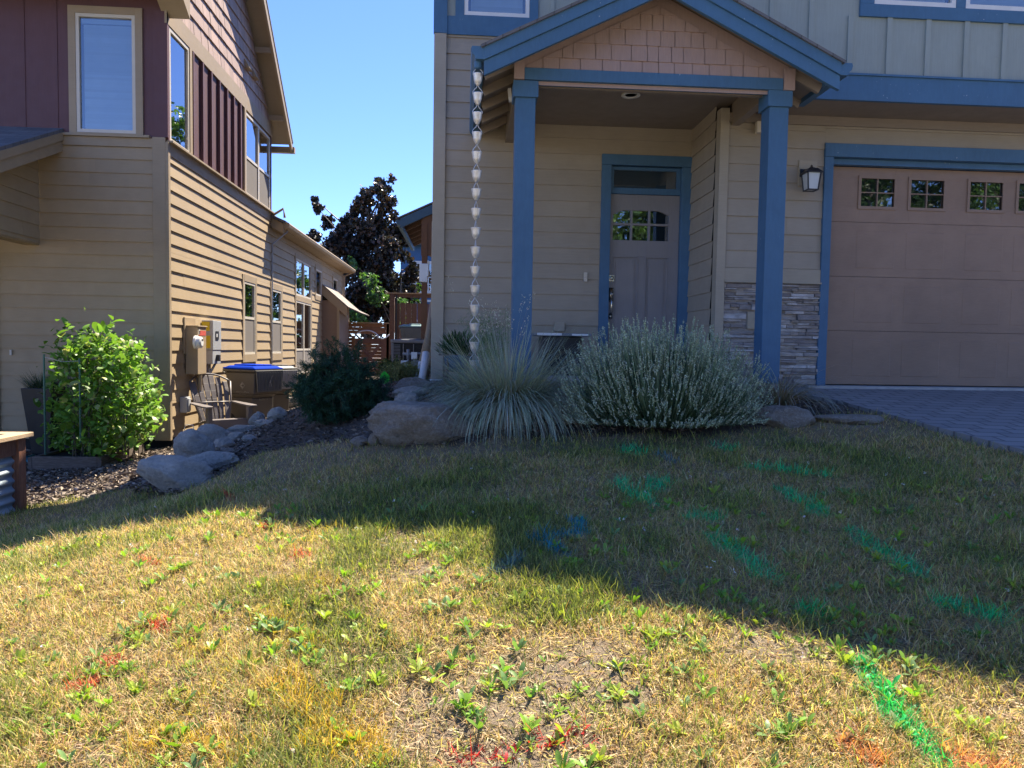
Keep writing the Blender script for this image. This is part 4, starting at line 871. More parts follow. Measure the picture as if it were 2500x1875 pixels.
mb = MB(); mb.box(gL, gL+0.13, 21.88, 21.93, -0.93, gz1).box(gR-0.13, gR, 21.88, 21.93, -0.93, gz1).box(gL+0.13, gR-0.13, 21.88, 21.93, gz1-0.14, gz1).box(gL+0.13, gR-0.13, 21.88, 21.93, -0.93, -0.80); mb.build('gate_frame', 'cedar_v', GA)
mb = MB(); mb.beam((gL+0.12, 21.87, gz1-0.14), (gR-0.12, 21.87, -0.80), 0.03, 0.09, up=(0, 1, 0)).beam((gR-0.12, 21.855, gz1-0.14), (gL+0.12, 21.855, -0.80), 0.03, 0.09, up=(0, 1, 0))
mb = MB(); mb.beam((gL+0.12, 21.865, gz1-0.14), (gR-0.12, 21.865, -0.80), 0.09, 0.03, up=(0, 1, 0)); mb.beam((gR-0.12, 21.835, gz1-0.14), (gL+0.12, 21.835, -0.80), 0.09, 0.03, up=(0, 1, 0)); mb.build('cross_brace', 'cedar_v', GA)
# pale bent tube over the gate
mb = MB(); ca = (gL+fx(925))/2; ra = (fx(925)-gL)/2
mb.tube([(ca-ra*math.cos(k*math.pi/14), 21.84, gz1+0.02+ra*0.62*math.sin(k*math.pi/14)) for k in range(15)], 0.022, 6); mb.tube([(fx(925), 21.84, gz1+0.02), (gR, 21.84, gz1+0.02), (gR+0.17, 21.84, gz1+0.17)], 0.02, 6)
tag(mb.build('bent_pipe', 'pvc', smooth=True), 'pale bent plastic pipe arched over the top of the cedar gate', 'pipe')
F2 = empty('board_fence', (fx(955, 19), 19, -0.8), 'tall brown upright board fence behind the air conditioner and dark cart', 'fence')
x0_, x1_ = float(atY(951, 850, 19)[0]), -0.35; zt2 = float(atY(990, 740, 19)[2]); zc2 = float(atY(990, 716, 19)[2])
mb = MB(); x = x0_+0.13
while x < x1_: w = random.uniform(0.125, 0.14); mb.box(x, x+w, 19.0, 19.02, -0.85, zt2+random.uniform(-0.012, 0.012)); x += w+random.uniform(0.004, 0.016)
mb.build('board', 'cedar_v', F2)
MB().box(x0_, x0_+0.12, 18.94, 19.06, -0.9, zc2-0.02).build('fence_post', 'cedar_v', F2); MB().box(x0_-0.12, x1_, 18.93, 19.08, zc2-0.018, zc2+0.01).build('cap_rail', 'top_wood', F2); MB().box(x0_+0.12, x1_, 18.97, 19.0, zc2-0.11, zc2-0.02).build('rail', 'cedar_v', F2)
MB().box(x0_+0.16, x0_+0.20, 18.9, 18.93, -0.85, zc2-0.05).build('rusty_hook_rod', 'black_metal', F2)
# far blue house
FB = empty('house', (-1.0, 40, -1.0), 'distant blue house with a white gridded window seen behind the maple', 'house')
mb = MB(TF(40.0)); wn = (float(atY(1003, 640, 40)[0]), float(atY(1003, 640, 40)[0])+1.3, float(atY(1003, 710, 40)[2]), float(atY(1003, 642, 40)[2]))
lap(mb, -3.6, .4, -1.0, 5.8, [wn], e=0.2, joints=False); back(mb, -3.6, .4, -1.0, 5.8, [wn]); mb.build('wall', 'far_blue', FB)
MB().box(-3.5, .4, 40.2, 48, -1, 5.7).build('wall_core', 'dark', FB)
wo_ = window(FB, TF(40.0), *wn, rails=[], mulls=[], vin='vinyl', tw=0.12, tmat='vinyl')
mb = MB(TF(40.0))
for k in (1, 2, 3): u = wn[0]+(wn[1]-wn[0])*k/4; mb.box(u-0.03, u+0.03, 0.004, 0.03, wn[2], wn[3])
for k in (1, 2, 3): z = wn[2]+(wn[3]-wn[2])*k/4; mb.box(wn[0], wn[1], 0.006, 0.028, z-0.03, z+0.03)
mb.build('grille', 'vinyl', wo_)
w2 = (wn[0], wn[1], wn[2]-1.6, wn[2]-0.6); MB(TF(40.0)).box(w2[0]-.1, w2[1]+.1, 0.02, 0.06, w2[3], w2[3]+.12).box(w2[0]-.1, w2[1]+.1, 0.02, 0.06, w2[2]-.12, w2[2]).build('window_trim', 'vinyl', FB)
mb = MB(); mb.hexa(slab((-4.1, 39.4, 5.7), (.8, 39.4, 5.7), (.8, 44, 7.6), (-4.1, 44, 7.6))); mb.hexa(slab((.8, 48.6, 5.7), (-4.1, 48.6, 5.7), (-4.1, 44, 7.6), (.8, 44, 7.6))); mb.build('roof', 'roof_grey', FB, uvw=((1, 0, 0), (0, 1, 0)))
# ================================================================ STONES
import bmesh
from mathutils import noise as mn
def stone_mesh(rx, ry, rz, seed, rough=0.22, flat=0.0, sub=5):
    rough *= 1.0 if rough < .3 else 1.2
    bm = bmesh.new(); bmesh.ops.create_icosphere(bm, subdivisions=sub, radius=1.0); off = Vector((seed*3.1, seed*1.7, seed*0.9))
    for v in bm.verts:
        p = v.co.copy(); n = mn.noise(p*0.9+off)*rough*1.3+mn.noise(p*2.3+off)*rough*0.6+mn.noise(p*6+off)*rough*0.18+mn.noise(p*14+off)*rough*0.16+mn.noise(p*27+off)*rough*0.07-abs(mn.noise(p*3.1+off*2))*rough*0.18
        # faceting: pull towards a few cut planes
        q = p*(1+n)
        for k in range(5):
            a = Vector((math.sin(seed*7+k*2.1), math.cos(seed*5+k*1.3), math.sin(seed+k*3.7)*0.7)).normalized(); d = q.dot(a)
            if d > 0.78: q -= a*(d-0.78)*0.75
        if flat and q.z > 1-flat: q.z = 1-flat+(q.z-1+flat)*0.25
        v.co = Vector((q.x*rx, q.y*ry, q.z*rz))
    me = bpy.data.meshes.new('stone'); bm.to_mesh(me); bm.free(); me.polygons.foreach_set('use_smooth', [True]*len(me.polygons)); return me
_n = [0]
def stone(x0, y0, x1, y1, mat, label, name='boulder', cat='rock', group=None, deep=0.8, flat=0.0, rough=0.22, tilt=0.0, Yf=None, rot=None):
    """a stone standing where the photograph shows it: pixel box, base on the ground"""
    _n[0] += 1; cx = (x0+x1)/2
    g = ground_at(cx, y1); 
    if Yf: g = atY(cx, y1, Yf)
    d = float(np.dot(g, CW)); w = (x1-x0)*d/FPX; h = (y1-y0)*d/FPX; ry = w*0.5*deep
    me = stone_mesh(w*0.55, ry, h*0.66, _n[0]*1.37, rough, flat); me.materials.append(M[mat])
    o = bpy.data.objects.new(name, me); COL.objects.link(o); cy = g[1]+ry*0.75
    gzz = G(g[0]*cy/g[1], cy) if not Yf else g[2]
    base = min(g[2], gzz+0.03) if not Yf else g[2]
    o.location = (g[0]*cy/g[1], cy, g[2]+h*0.42); o.rotation_euler = (0, tilt, 0)
    return tag(o, label, cat, group or 'landscaping rocks between lawn and house')
stone(346, 1128, 531, 1196, 'rock_grey', 'low flat pale boulder at the lawn edge, nearest and lowest of the left rock pile', deep=0.7, tilt=0.12)
stone(428, 1059, 524, 1136, 'rock_grey', 'rounded grey-brown boulder standing tallest in the left rock pile', deep=0.9)
stone(463, 1108, 586, 1150, 'rock_grey', 'long low pale boulder lying beside the rounded boulder', deep=0.6, tilt=-0.08)
stone(482, 1044, 570, 1096, 'rock_grey', 'smooth grey boulder just behind the rounded one, in front of the plastic chair', deep=0.8)
stone(522, 1072, 574, 1102, 'rock_grey', 'dark wedge-shaped rock tucked behind the long pale boulder', deep=0.8, rough=0.35)
stone(533, 1096, 574, 1112, 'rock_brown', 'small flat brownish rock on top of the left pile beside the mulch', deep=0.9, name='rock')
stone(554, 1038, 630, 1062, 'rock_grey', 'flat grey slab rock below the chair seat', deep=0.7, flat=0.3)
stone(560, 1056, 596, 1078, 'rock_grey', 'small bluish rock under the flat slab at the mulch edge', deep=0.9, name='rock')
stone(592, 1064, 628, 1081, 'rock_grey', 'pale thin rock lying in the dark mulch right of the chair', deep=0.9, name='rock')
stone(630, 978, 686, 1010, 'rock_grey', 'pointed wedge rock at the top of the stone pile by the blue-lidded cart', deep=0.9, rough=0.34, tilt=0.25)
stone(656, 997, 702, 1026, 'rock_grey', 'round grey-brown rock just below the pointed wedge rock', deep=0.9)
stone(610, 1008, 645, 1041, 'rock_grey', 'upright grey rock at the foot of the blue-lidded cart', deep=0.9, name='rock')
stone(638, 1003, 658, 1014, 'rock_grey', 'pale little rock wedged under the pointed rock', deep=0.9, name='rock')
stone(624, 1026, 672, 1043, 'rock_grey', 'long flat rock below the upright grey rock', deep=0.8, name='rock')
stone(597, 1027, 622, 1043, 'rock_red', 'small rusty red rock beside the chair arm', deep=0.9, name='rock')
stone(678, 972, 742, 994, 'rock_grey', 'broad low rock behind the pile, next to the juniper bush', deep=0.9)
stone(902, 983, 1150, 1088, 'rock_brown', 'biggest boulder, brown and streaked, between the dark shrub and the blue grass', deep=0.62, rough=0.24, tilt=0.04, flat=.22)
stone(957, 928, 1060, 968, 'rock_brown', 'rearmost rounded rock below the leaning tubes', deep=0.8)
stone(962, 947, 1053, 977, 'rock_grey', 'middle rock of the three behind the biggest boulder', deep=0.8)
stone(963, 962, 1022, 992, 'rock_grey', 'small rounded rock directly behind the left end of the biggest boulder', deep=0.8)
stone(857, 1067, 898, 1090, 'rock_brown', 'small brown rock half buried left of the biggest boulder', deep=0.9, name='rock')
stone(901, 1059, 938, 1086, 'rock_brown', 'grey-brown rock against the lower left of the biggest boulder', deep=0.9, name='rock')
stone(1205, 985, 1275, 1052, 'rock_brown', 'squared brown rock in the middle of the blue grass clump', deep=0.9, rough=0.3)
stone(1345, 967, 1418, 1034, 'rock_brown', 'speckled brown rock between the blue grass and the lavender', deep=0.9)
stone(1834, 992, 1990, 1044, 'rock_brown', 'low brown boulder right of the lavender under the straw grass clump', deep=0.6)
stone(1995, 1012, 2150, 1036, 'rock_brown', 'long flat rock at the corner of lawn and paver driveway', deep=0.45, flat=0.4)
def slatep(x0, y0, x1, y1, h, label):
    pts = [atZ(px, py, -0.36-h) for px, py in ((x0[0], y1), (x1[0], y1), (x1[1], y0), (x0[1], y0))]
    P_ = [(p[0]+random.uniform(-.01, .01), p[1], p[2]) for p in pts]
    tag(MB().extrude(P_, (0, 0, -0.16)).build('stepping_stone', 'slate', bevel=0.012), label, 'stepping stone', 'slate slabs beside the porch')
slatep((1046, 1066), 930, (1092, 1102), 943, 0.10, 'rear blue-grey slate slab at the foot of the corner board')
slatep((1040, 1058), 944, (1086, 1094), 958, 0.14, 'middle blue-grey slate slab between the corner board and the big boulder')
slatep((1034, 1050), 959, (1080, 1088), 980, 0.18, 'front blue-grey slate slab right behind the big boulder')
slatep((1094, 1106), 934, (1150, 1155), 980, 0.16, 'wide dark slate slab half covered by the blue grass')

# ================================================================ MULCH, LAWN, WEEDS
def chips(N, xr, yr, cond, size, colf, name):
    x = RNG.uniform(*xr, N); y = RNG.uniform(*yr, N); k = cond(x, y); x, y = x[k], y[k]; n = len(x)
    z = gz(x, y)+RNG.uniform(0.004, 0.028, n)
    a = RNG.uniform(0, 6.28, n); D = np.stack([np.cos(a), np.sin(a), RNG.normal(0, 0.28, n)], 1)
    V, F, C = leaf_arrays(np.stack([x, y, z], 1), D, RNG.gamma(3, size/3, n).clip(size*0.4, size*2.4), 0.38, 0.25, colf(n))
    return npmesh(name, V, F, 'chip', col=C)
def chipcol(n):
    k = RNG.random((n, 1)); c = np.where(k < 0.5, np.array([[0.19, 0.145, 0.11]]), np.where(k < 0.8, np.array([[0.33, 0.27, 0.21]]), np.array([[0.10, 0.075, 0.06]])))
    return c*RNG.normal(1, 0.2, (n, 1)).clip(0.5, 1.6)
tag(chips(60000, (-6.3, -2.0), (4.5, 11.5), lambda x, y: (lawn_m(x, y) < 0.03) & (x > -0.62*y-0.5) & (y < 10.2+(x < -4)*(-0.35)), 0.045, chipcol, 'wood_chips'), 'pale shredded wood chips covering the ground beside the left house', 'wood chips', kind='stuff')
tag(chips(26000, (-2.6, 3.3), (5.0, 9.4), lambda x, y: (lawn_m(x, y) < 0.0) & ((y < 6.3) | (x < 0.3)), 0.03, lambda n: chipcol(n)*0.6, 'bark_mulch'), 'dark fine bark mulch in the bed before the right house', 'mulch', kind='stuff')

def dpx(*p): return [(a*2500/2212, b*1875/1659) for a, b in p]
PAINT = [((0.06, 0.62, 0.28), 0.06, [[(1330,1045),(1400,1085)],[(1400,1055),(1435,1040)],[(1360,975),(1385,980)],[(1545,960),(1570,972)]]),  # marks in the house shadow get brighter colours to offset the shade
 ((0.06, 0.60, 0.26), 0.045, [[(1620,1012),(1700,1022),(1790,1032)],[(1690,1062),(1725,1085),(1770,1110)],[(1495,1115),(1540,1122)],[(1545,1168),(1590,1195),(1645,1245)],[(1850,1150),(1895,1195),(1970,1240)],[(2060,1318),(2140,1335)]]),
 ((0.04, 0.52, 0.16), 0.033, [[(1718,1320),(1790,1338)],[(1865,1435),(1900,1490),(1945,1555)],[(1925,1530),(1975,1590)],[(1990,1620),(2030,1655)]]),
 ((0.05, 0.30, 0.44), 0.035, [[(1160,1170),(1250,1158)],[(1235,1130),(1255,1150)],[(1185,1188),(1215,1198)]]),
 ((0.16, 0.28, 0.32), 0.03, [[(1080,1240),(1115,1222)],[(1420,985),(1460,1000)]]),
 ((0.62, 0.05, 0.05), 0.035, [[(990,1640),(1110,1632)],[(1180,1612),(1250,1600)]]),
 ((0.60, 0.10, 0.07), 0.022, [[(240,1438),(255,1432)],[(160,1495),(200,1480)],[(345,1352),(355,1365)],[(565,1145),(585,1140)],[(485,1072),(500,1082)],[(640,1200),(655,1205)],[(315,1210),(330,1218)]]),
 ((0.70, 0.30, 0.12), 0.038, [[(1850,1620),(1900,1650)],[(2080,1650),(2170,1657)]]),
 ((0.58, 0.38, 0.05), 0.06, [[(690,1600),(820,1640)],[(610,1480),(680,1545)],[(330,1600),(480,1625)],[(760,1570),(800,1590)]]),
 ((0.50, 0.37, 0.08), 0.06, [[(600,1250),(700,1270)],[(640,1180),(700,1150)],[(430,1400),(520,1440)],[(560,1330),(680,1400)],[(390,1560),(460,1510)]])]
PSEG = []
for c, rad, lines in PAINT:
    for ln_ in lines:
        g = [ground_at(*q) for q in dpx(*ln_)]
        for a, b in zip(g, g[1:]): PSEG.append((np.array(c), rad, a[:2], b[:2]))
def painted(x, y, col, k=0.9):
    P2 = np.stack([x, y], 1)
    for c, rad, a, b in PSEG:
        ab = b-a; t = np.clip(((P2-a)@ab)/max(1e-9, ab@ab), 0, 1); d = np.linalg.norm(P2-(a+t[:, None]*ab), axis=1)
        hit = RNG.random(len(x)) < k*np.clip(1.55-d/rad+(vnoise(x, y, 0.05)-0.5)*1.6, 0, 1)
        kk = k*(.6 if c[0] > .45 and c[1] > .3 else 1)
        hit &= RNG.random(len(x)) < kk
        col[hit] = c*RNG.normal(1, 0.18, (hit.sum(), 1)).clip(0.5, 1.5)
    return col
def lawn_pts(N, y0, y1, bf=1.0):
    y = RNG.uniform(y0, y1, N); x = RNG.uniform(-0.64*y-0.35, 0.92*y+0.35)
    k = (lawn_m(x, y) > -0.02) & (x < drive_x(y)+0.03); x, y = x[k], y[k]
    bare_ = np.clip(np.clip((fbm(x+11, y+3, 0.5)-0.56)*4.5, 0, 0.7)*np.clip((4.6-y)/1.5, 0.15, 1)+bare_f(x, y)*.8, 0, .86)*bf
    k = RNG.random(len(x)) > bare_; x, y = x[k], y[k]
    return x, y
parts = []
for (N, a, b) in ((150000, 1.55, 2.6), (150000, 2.6, 3.7), (130000, 3.7, 4.9), (90000, 4.9, 7.2)):
    x, y = lawn_pts(N, a, b); n = len(x); tn = lawn_tone(x, y)
    green = RNG.random(n) < (0.12+0.62*tn)
    tuft = fbm(x+3, y-7, 0.16)
    Lb = np.where(green, RNG.gamma(9, 0.0062, n), RNG.gamma(9, 0.0048, n))*(0.65+0.8*tuft); Lb = (Lb*.88).clip(0.015, 0.11)
    gc_ = np.array([0.185, 0.225, 0.075])*(1-0.3*tn[:, None])+0*x[:, None]; yell = RNG.random((n, 1)) < 0.4; gc_ = np.where(yell, np.array([[0.37, 0.38, 0.10]]), gc_)
    sc_ = np.where(RNG.random((n, 1)) < 0.3, np.array([[0.80, 0.61, 0.36]]), np.array([[0.60, 0.42, 0.20]])); sc_ = np.where(RNG.random((n, 1)) < 0.17, np.array([[0.46, 0.25, 0.13]]), sc_)
    c = np.where(green[:, None], gc_, sc_)*RNG.normal(1, 0.2, (n, 1)).clip(0.5, 1.6)
    c = painted(x, y, c)
    az = RNG.uniform(0, 6.28, n); th = np.where(green, RNG.uniform(0.0, 0.7, n), RNG.uniform(0.25, 1.45, n)); cu = RNG.uniform(0.1, 1.1, n)
    w = np.where(green, 0.0034, 0.0028)*RNG.uniform(0.7, 1.4, n)*(1 if b < 3.8 else 1.35)
    P_ = np.stack([x, y, gz(x, y)-0.004+(fbm(x, y, 0.35)-0.5)*0.05], 1)
    V, F, C, _ = ribbon_arrays(P_, az, th, cu, Lb, w, c*0.80, 2, c*1.18); parts.append((V, F, C))  # root tone darkened as shade between blades, tip lightened
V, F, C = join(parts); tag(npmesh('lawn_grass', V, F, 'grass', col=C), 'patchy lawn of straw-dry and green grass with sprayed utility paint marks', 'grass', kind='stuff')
# straw litter lying flat between the blades
x, y = lawn_pts(75000, 1.55, 4.6, .35); n = len(x); a = RNG.uniform(0, 6.28, n)
V, F, C = leaf_arrays(np.stack([x, y, gz(x, y)+0.004+(fbm(x, y, 0.35)-0.5)*0.05], 1), np.stack([np.cos(a), np.sin(a), RNG.normal(0, .15, n)], 1), RNG.uniform(0.02, 0.07, n), 0.06, 0.1, painted(x, y, jit((0.50, 0.40, 0.27), n, 0.25), 0.5))
tag(npmesh('dry_thatch', V, F, 'grass', col=C), 'dry straw litter lying between the lawn blades', 'thatch', kind='stuff')
# broad-leaved weeds
wp = [ground_at(*q) for q in dpx((940,1190),(960,1185),(905,1200),(1215,1228),(1230,1225),(940,1240),(1280,1300),(1270,1310),(1330,1500),(1340,1510),(1010,1560),(1020,1550),(900,1440),(560,1370),(590,1360),(600,1350),(540,1280),(630,1410),(650,1400),(580,1410),(220,1460),(200,1465),(250,1450),(170,1570),(180,1580),(640,1110),(560,1120),(600,1105),(1480,1400),(1500,1395),(1600,1300),(1560,1310),(1420,1370),(1860,1380),(1900,1380),(1930,1370),(1830,1440),(1870,1500),(1890,1470),(1930,1400),(1760,1320),(1800,1330),(1590,1290),(1650,1340),(270,1400),(100,1560),(400,1230),(470,1120),(1040,1100),(1020,1130),(860,1090),(700,1160),(1500,1450),(1440,1380),(1160,1500),(1240,1560),(1090,1480),(780,1480),(720,1500),(410,1470),(330,1360))]
wx = [p[0] for p in wp]; wy = [p[1] for p in wp]
for p in list(wp):
    for k in range(3): wx.append(p[0]+random.gauss(0, 0.07)); wy.append(p[1]+random.gauss(0, 0.07))
for k in range(650): y_ = random.uniform(1.7, 4.0); wx.append(random.uniform(-0.62*y_, 0.9*y_)); wy.append(y_)
wx, wy = np.array(wx), np.array(wy); k = lawn_m(wx, wy) > 0; wx, wy = wx[k], wy[k]
CC_, DD_, SS_, KK_ = [], [], [], []
for x_, y_ in zip(wx, wy):
    z_ = G(x_, y_)+0.006; sz = random.uniform(0.02, 0.052); nl = random.randint(4, 8); c0 = random.choice(((0.22, 0.38, 0.04), (0.18, 0.33, 0.05), (0.34, 0.42, 0.06), (0.16, 0.27, 0.09))); a0 = random.uniform(0, 6.28)
    for j in range(nl):
        a = a0+j*2.4; e = random.uniform(0.25, 1.1); d = np.array([math.cos(a)*math.cos(e), math.sin(a)*math.cos(e), math.sin(e)]); s_ = sz*random.uniform(0.7, 1.15)
        CC_.append(np.array([x_, y_, z_])+d*s_*0.55); DD_.append(d); SS_.append(s_); KK_.append(np.array(c0)*random.uniform(0.75, 1.3))
def broad_arrays(C, D, size, wid, col, arch=0.25):
    """longer leaves with 3 sections, slightly arched"""
    N = len(C); D = unit(D); up = np.array([0, 0, 1.0]); side = unit(np.cross(D, up)+RNG.normal(0, .25, (N, 3))); nrm = unit(np.cross(side, D)); L_ = size[:, None]
    prof = [(-.5, .12), (-.2, .38), (.12, .5), (.36, .34), (.5, .03)]; V = []
    for t_, w_ in prof:
        m_ = C+D*L_*t_-nrm*L_*arch*(t_*t_)*1.2; V += [m_-side*L_*wid*w_+nrm*L_*.06*w_, m_, m_+side*L_*wid*w_+nrm*L_*.06*w_]
    V = np.stack(V, 1).reshape(-1, 3); i = np.arange(N)[:, None]*15; q = []
    for k in range(4): q += [i+np.array([[3*k, 3*k+1, 3*k+4, 3*k+3]]), i+np.array([[3*k+1, 3*k+2, 3*k+5, 3*k+4]])]
    return V, np.stack(q, 1).reshape(-1, 4), np.repeat(col, 15, 0)
V, F, C = broad_arrays(np.array(CC_), np.array(DD_), np.array(SS_), 0.36, painted(np.array(CC_)[:, 0], np.array(CC_)[:, 1], np.array(KK_), 0.5))
tag(npmesh('lawn_weeds', V, F, 'leaf', col=C, smooth=True), 'bright broad-leaved weeds scattered through the dry lawn', 'weeds', kind='stuff')
x, y = RNG.uniform(-2.5, 3.3, 90), RNG.uniform(1.8, 4.6, 90)
V, F, C = leaf_arrays(np.repeat(np.stack([x, y, gz(x, y)+0.05], 1), 6, 0)+RNG.normal(0, .004, (540, 3)), RNG.normal(size=(540, 3))*[1, 1, .4], np.full(540, .009), .7, .1, jit((0.7, 0.62, 0.68), 540, .1))
tag(npmesh('clover_flowers', V, F, 'leaf', col=C), 'tiny pale clover blossoms dotted over the lawn', 'flowers', kind='stuff')

# ================================================================ SHRUBS AND GRASSES
def stemmy(n, c, r0, spread, Lr, w, cols, curl=(0.1, 0.5), segs=4, az=None, th=None, z0=None):
    a = RNG.uniform(0, 6.28, n) if az is None else az; q = RNG.random(n)**0.5
    P_ = np.stack([c[0]+np.cos(a)*q*r0[0], c[1]+np.sin(a)*q*r0[1], np.full(n, c[2]-0.03)], 1)
    th_ = (spread*q*RNG.uniform(0.75, 1.1, n)) if th is None else th
    L_ = RNG.uniform(*Lr, n)
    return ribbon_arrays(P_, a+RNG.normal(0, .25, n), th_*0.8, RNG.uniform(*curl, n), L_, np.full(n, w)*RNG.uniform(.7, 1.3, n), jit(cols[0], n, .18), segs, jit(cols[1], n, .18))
# lavender
lc = atY(1612, 1040, 5.50); lav = empty('lavender_bush', (lc[0], lc[1], G(lc[0], lc[1])), 'large grey-green lavender bush with hundreds of pale flower spikes before the front door', 'lavender')
c0 = (lc[0], lc[1], G(lc[0], lc[1])+0.02); pr_ = []
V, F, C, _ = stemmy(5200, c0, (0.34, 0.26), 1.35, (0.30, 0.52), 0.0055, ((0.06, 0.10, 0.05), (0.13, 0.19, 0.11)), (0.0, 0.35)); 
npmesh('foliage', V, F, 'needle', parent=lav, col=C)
# leafy haze of short leaves on the lower stems
n = 20000; u = RNG.normal(size=(n, 3)); u = unit(u); u[:, 2] = np.abs(u[:, 2]); rr = RNG.uniform(0.40, 0.97, n)[:, None]
Pq = np.array(c0)+u*rr*np.array([0.74, 0.56, 0.58]); V, F, C = leaf_arrays(Pq, u*.5+[0, 0, 1.3]+RNG.normal(0, .3, (n, 3)), RNG.uniform(0.03, 0.055, n), 0.11, .2, jit((0.075, 0.13, 0.07), n, .3)); npmesh('leaves', V, F, 'needle', parent=lav, col=C)
n = 3000; ct = RNG.uniform(-.12, 1, n); ct = np.where(ct < .55, ct, ct); st_ = np.sqrt(1-np.clip(ct, 0, 1)**2); a = RNG.uniform(0, 6.28, n); lump = 1+.10*np.sin(a*3+1)*st_+.07*np.sin(a*7+ct*5)
R_ = RNG.uniform(.80, 1.05, n)*lump; Tq = np.stack([c0[0]+np.cos(a)*st_*R_*(.83+.13*(np.cos(a) < 0)), c0[1]+np.sin(a)*st_*R_*.60, c0[2]+np.clip(ct, .0, 1)*R_*.72+.04], 1)
Aq = np.stack([c0[0]+np.cos(a)*st_*.30, c0[1]+np.sin(a)*st_*.24, np.full(n, c0[2]-.02)], 1); Bq = np.stack([Tq[:, 0]*.68+Aq[:, 0]*.32, Tq[:, 1]*.68+Aq[:, 1]*.32, Aq[:, 2]*.66+Tq[:, 2]*.34-.02], 1)
sd = unit(RNG.normal(size=(n, 3))*[1, 1, 0]); Vv = []; Cv = []; ca_, cb_ = jit((0.10, 0.14, 0.07), n), jit((0.22, 0.29, 0.18), n)
for k in range(6):
    t = k/5; p_ = (1-t)**2*Aq+2*t*(1-t)*Bq+t*t*Tq; Vv += [p_-sd*.0018, p_+sd*.0018]; Cv += [ca_*(1-t)+cb_*t]*2
i = np.arange(n)[:, None]*12; q4 = np.concatenate([i+np.array([[2*k, 2*k+1, 2*k+3, 2*k+2]]) for k in range(5)], 1).reshape(-1, 4)
npmesh('stems', np.stack(Vv, 1).reshape(-1, 3), q4, 'needle', parent=lav, col=np.stack(Cv, 1).reshape(-1, 3))
tipd = unit(unit(Tq-Bq)+np.array([0, 0, .35])+RNG.normal(0, .12, (n, 3)))
m = 16; base = np.repeat(Tq, m, 0); dd = np.repeat(tipd, m, 0); tt = np.tile(np.linspace(-.04, .02, m), n)*np.repeat(RNG.uniform(.6, 1.3, n), m); g1_ = RNG.random((n*m,)) > 0.08
Cq = base+dd*tt[:, None]+RNG.normal(0, .0032, (n*m, 3)); V, F, C = leaf_arrays(Cq[g1_], (dd+RNG.normal(0, .9, (n*m, 3)))[g1_], RNG.uniform(.009, .016, g1_.sum()), .6, .3, jit((0.40, 0.46, 0.35), g1_.sum(), .22)); npmesh('flower_spikes', V, F, 'needle', parent=lav, col=C)
# blue oat grass, two clumps
def oat(px, py, Y, n, Lr, cols, label, name='ornamental_grass', seedheads=10, spread=1.0, r0=(.14, .12)):
    c = atY(px, py, Y); c[2] = G(c[0], c[1]); r = empty(name, tuple(c), label, 'ornamental grass')
    V, F, C, _ = stemmy(n//4, c, r0, spread*1.15, (Lr[0]*.7, Lr[1]*.95), 0.005, ((0.30, 0.24, 0.14), (0.48, 0.40, 0.26)), (0.9, 2.6), 6); npmesh('dry_blades', V, F, 'needle', parent=r, col=C)
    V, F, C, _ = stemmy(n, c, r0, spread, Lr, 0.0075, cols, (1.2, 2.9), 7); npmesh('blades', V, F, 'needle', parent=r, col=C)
    if n > 1000:
        V, F, C, _ = stemmy(700, c, (r0[0]*1.3, r0[1]), .62, (.55, .92), .0062, cols, (.2, 1.3), 6); npmesh('upright_blades', V, F, 'needle', parent=r, col=C)
    if seedheads:
        k = seedheads; a = RNG.uniform(0, 6.28, k); th = RNG.uniform(.05, .45, k); L_ = RNG.uniform(.75, 1.1, k)
        V, F, C, pts = ribbon_arrays(np.tile(c, (k, 1)), a, th, RNG.uniform(.1, .6, k), L_, np.full(k, .0025), jit((0.40, 0.34, 0.22), k), 6)
        npmesh('flower_stalks', V, F, 'needle', parent=r, col=C); b = np.repeat(pts[-1], 22, 0); d_ = np.repeat(unit(pts[-1]-pts[-2]), 22, 0); t_ = RNG.uniform(-.16, .03, len(b))
        V, F, C = leaf_arrays(b+d_*t_[:, None]+RNG.normal(0, .014, b.shape), d_+RNG.normal(0, .5, b.shape), RNG.uniform(.012, .022, len(b)), .3, .2, jit((0.60, 0.56, 0.44), len(b))); npmesh('seed_heads', V, F, 'needle', parent=r, col=C)
    return r
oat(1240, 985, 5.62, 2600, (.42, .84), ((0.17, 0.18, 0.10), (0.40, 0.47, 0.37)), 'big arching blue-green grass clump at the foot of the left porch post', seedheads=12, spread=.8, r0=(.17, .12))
oat(1135, 960, 6.6, 380, (.3, .6), ((0.07, 0.10, 0.05), (0.14, 0.20, 0.12)), 'dark green grass tuft behind the blue grass, below the rain chain', seedheads=4, spread=1.0)
oat(1905, 1000, 6.0, 280, (.45, .80), ((0.30, 0.22, 0.13), (0.26, 0.32, 0.28)), 'thin straw-coloured grass clump at the foot of the right porch post', seedheads=0, spread=.9, r0=(.08, .07))
cq = atY(1905, 985, 6.15); cq[2] = G(cq[0], cq[1])
# wispy green shoots by the wall
# upright green shoots
sh = atY(1200, 905, 7.2); shr = empty('fennel_plant', (sh[0], sh[1], G(sh[0], sh[1])), 'feathery light green shoots standing against the wall beside the porch post', 'plant')
V, F, C, pts = stemmy(60, (sh[0], sh[1], G(sh[0], sh[1])), (.06, .06), .22, (.6, .8), .004, ((0.07, 0.13, 0.04), (0.10, 0.20, 0.06))); npmesh('stems', V, F, 'needle', parent=shr, col=C)
b = np.repeat(np.concatenate(pts[2:]), 16, 0); V, F, C = leaf_arrays(b+RNG.normal(0, .025, b.shape), RNG.normal(size=b.shape)+[0, 0, 1.2], RNG.uniform(.02, .045, len(b)), .08, .1, jit((0.10, 0.20, 0.06), len(b))); npmesh('leaves', V, F, 'needle', parent=shr, col=C)
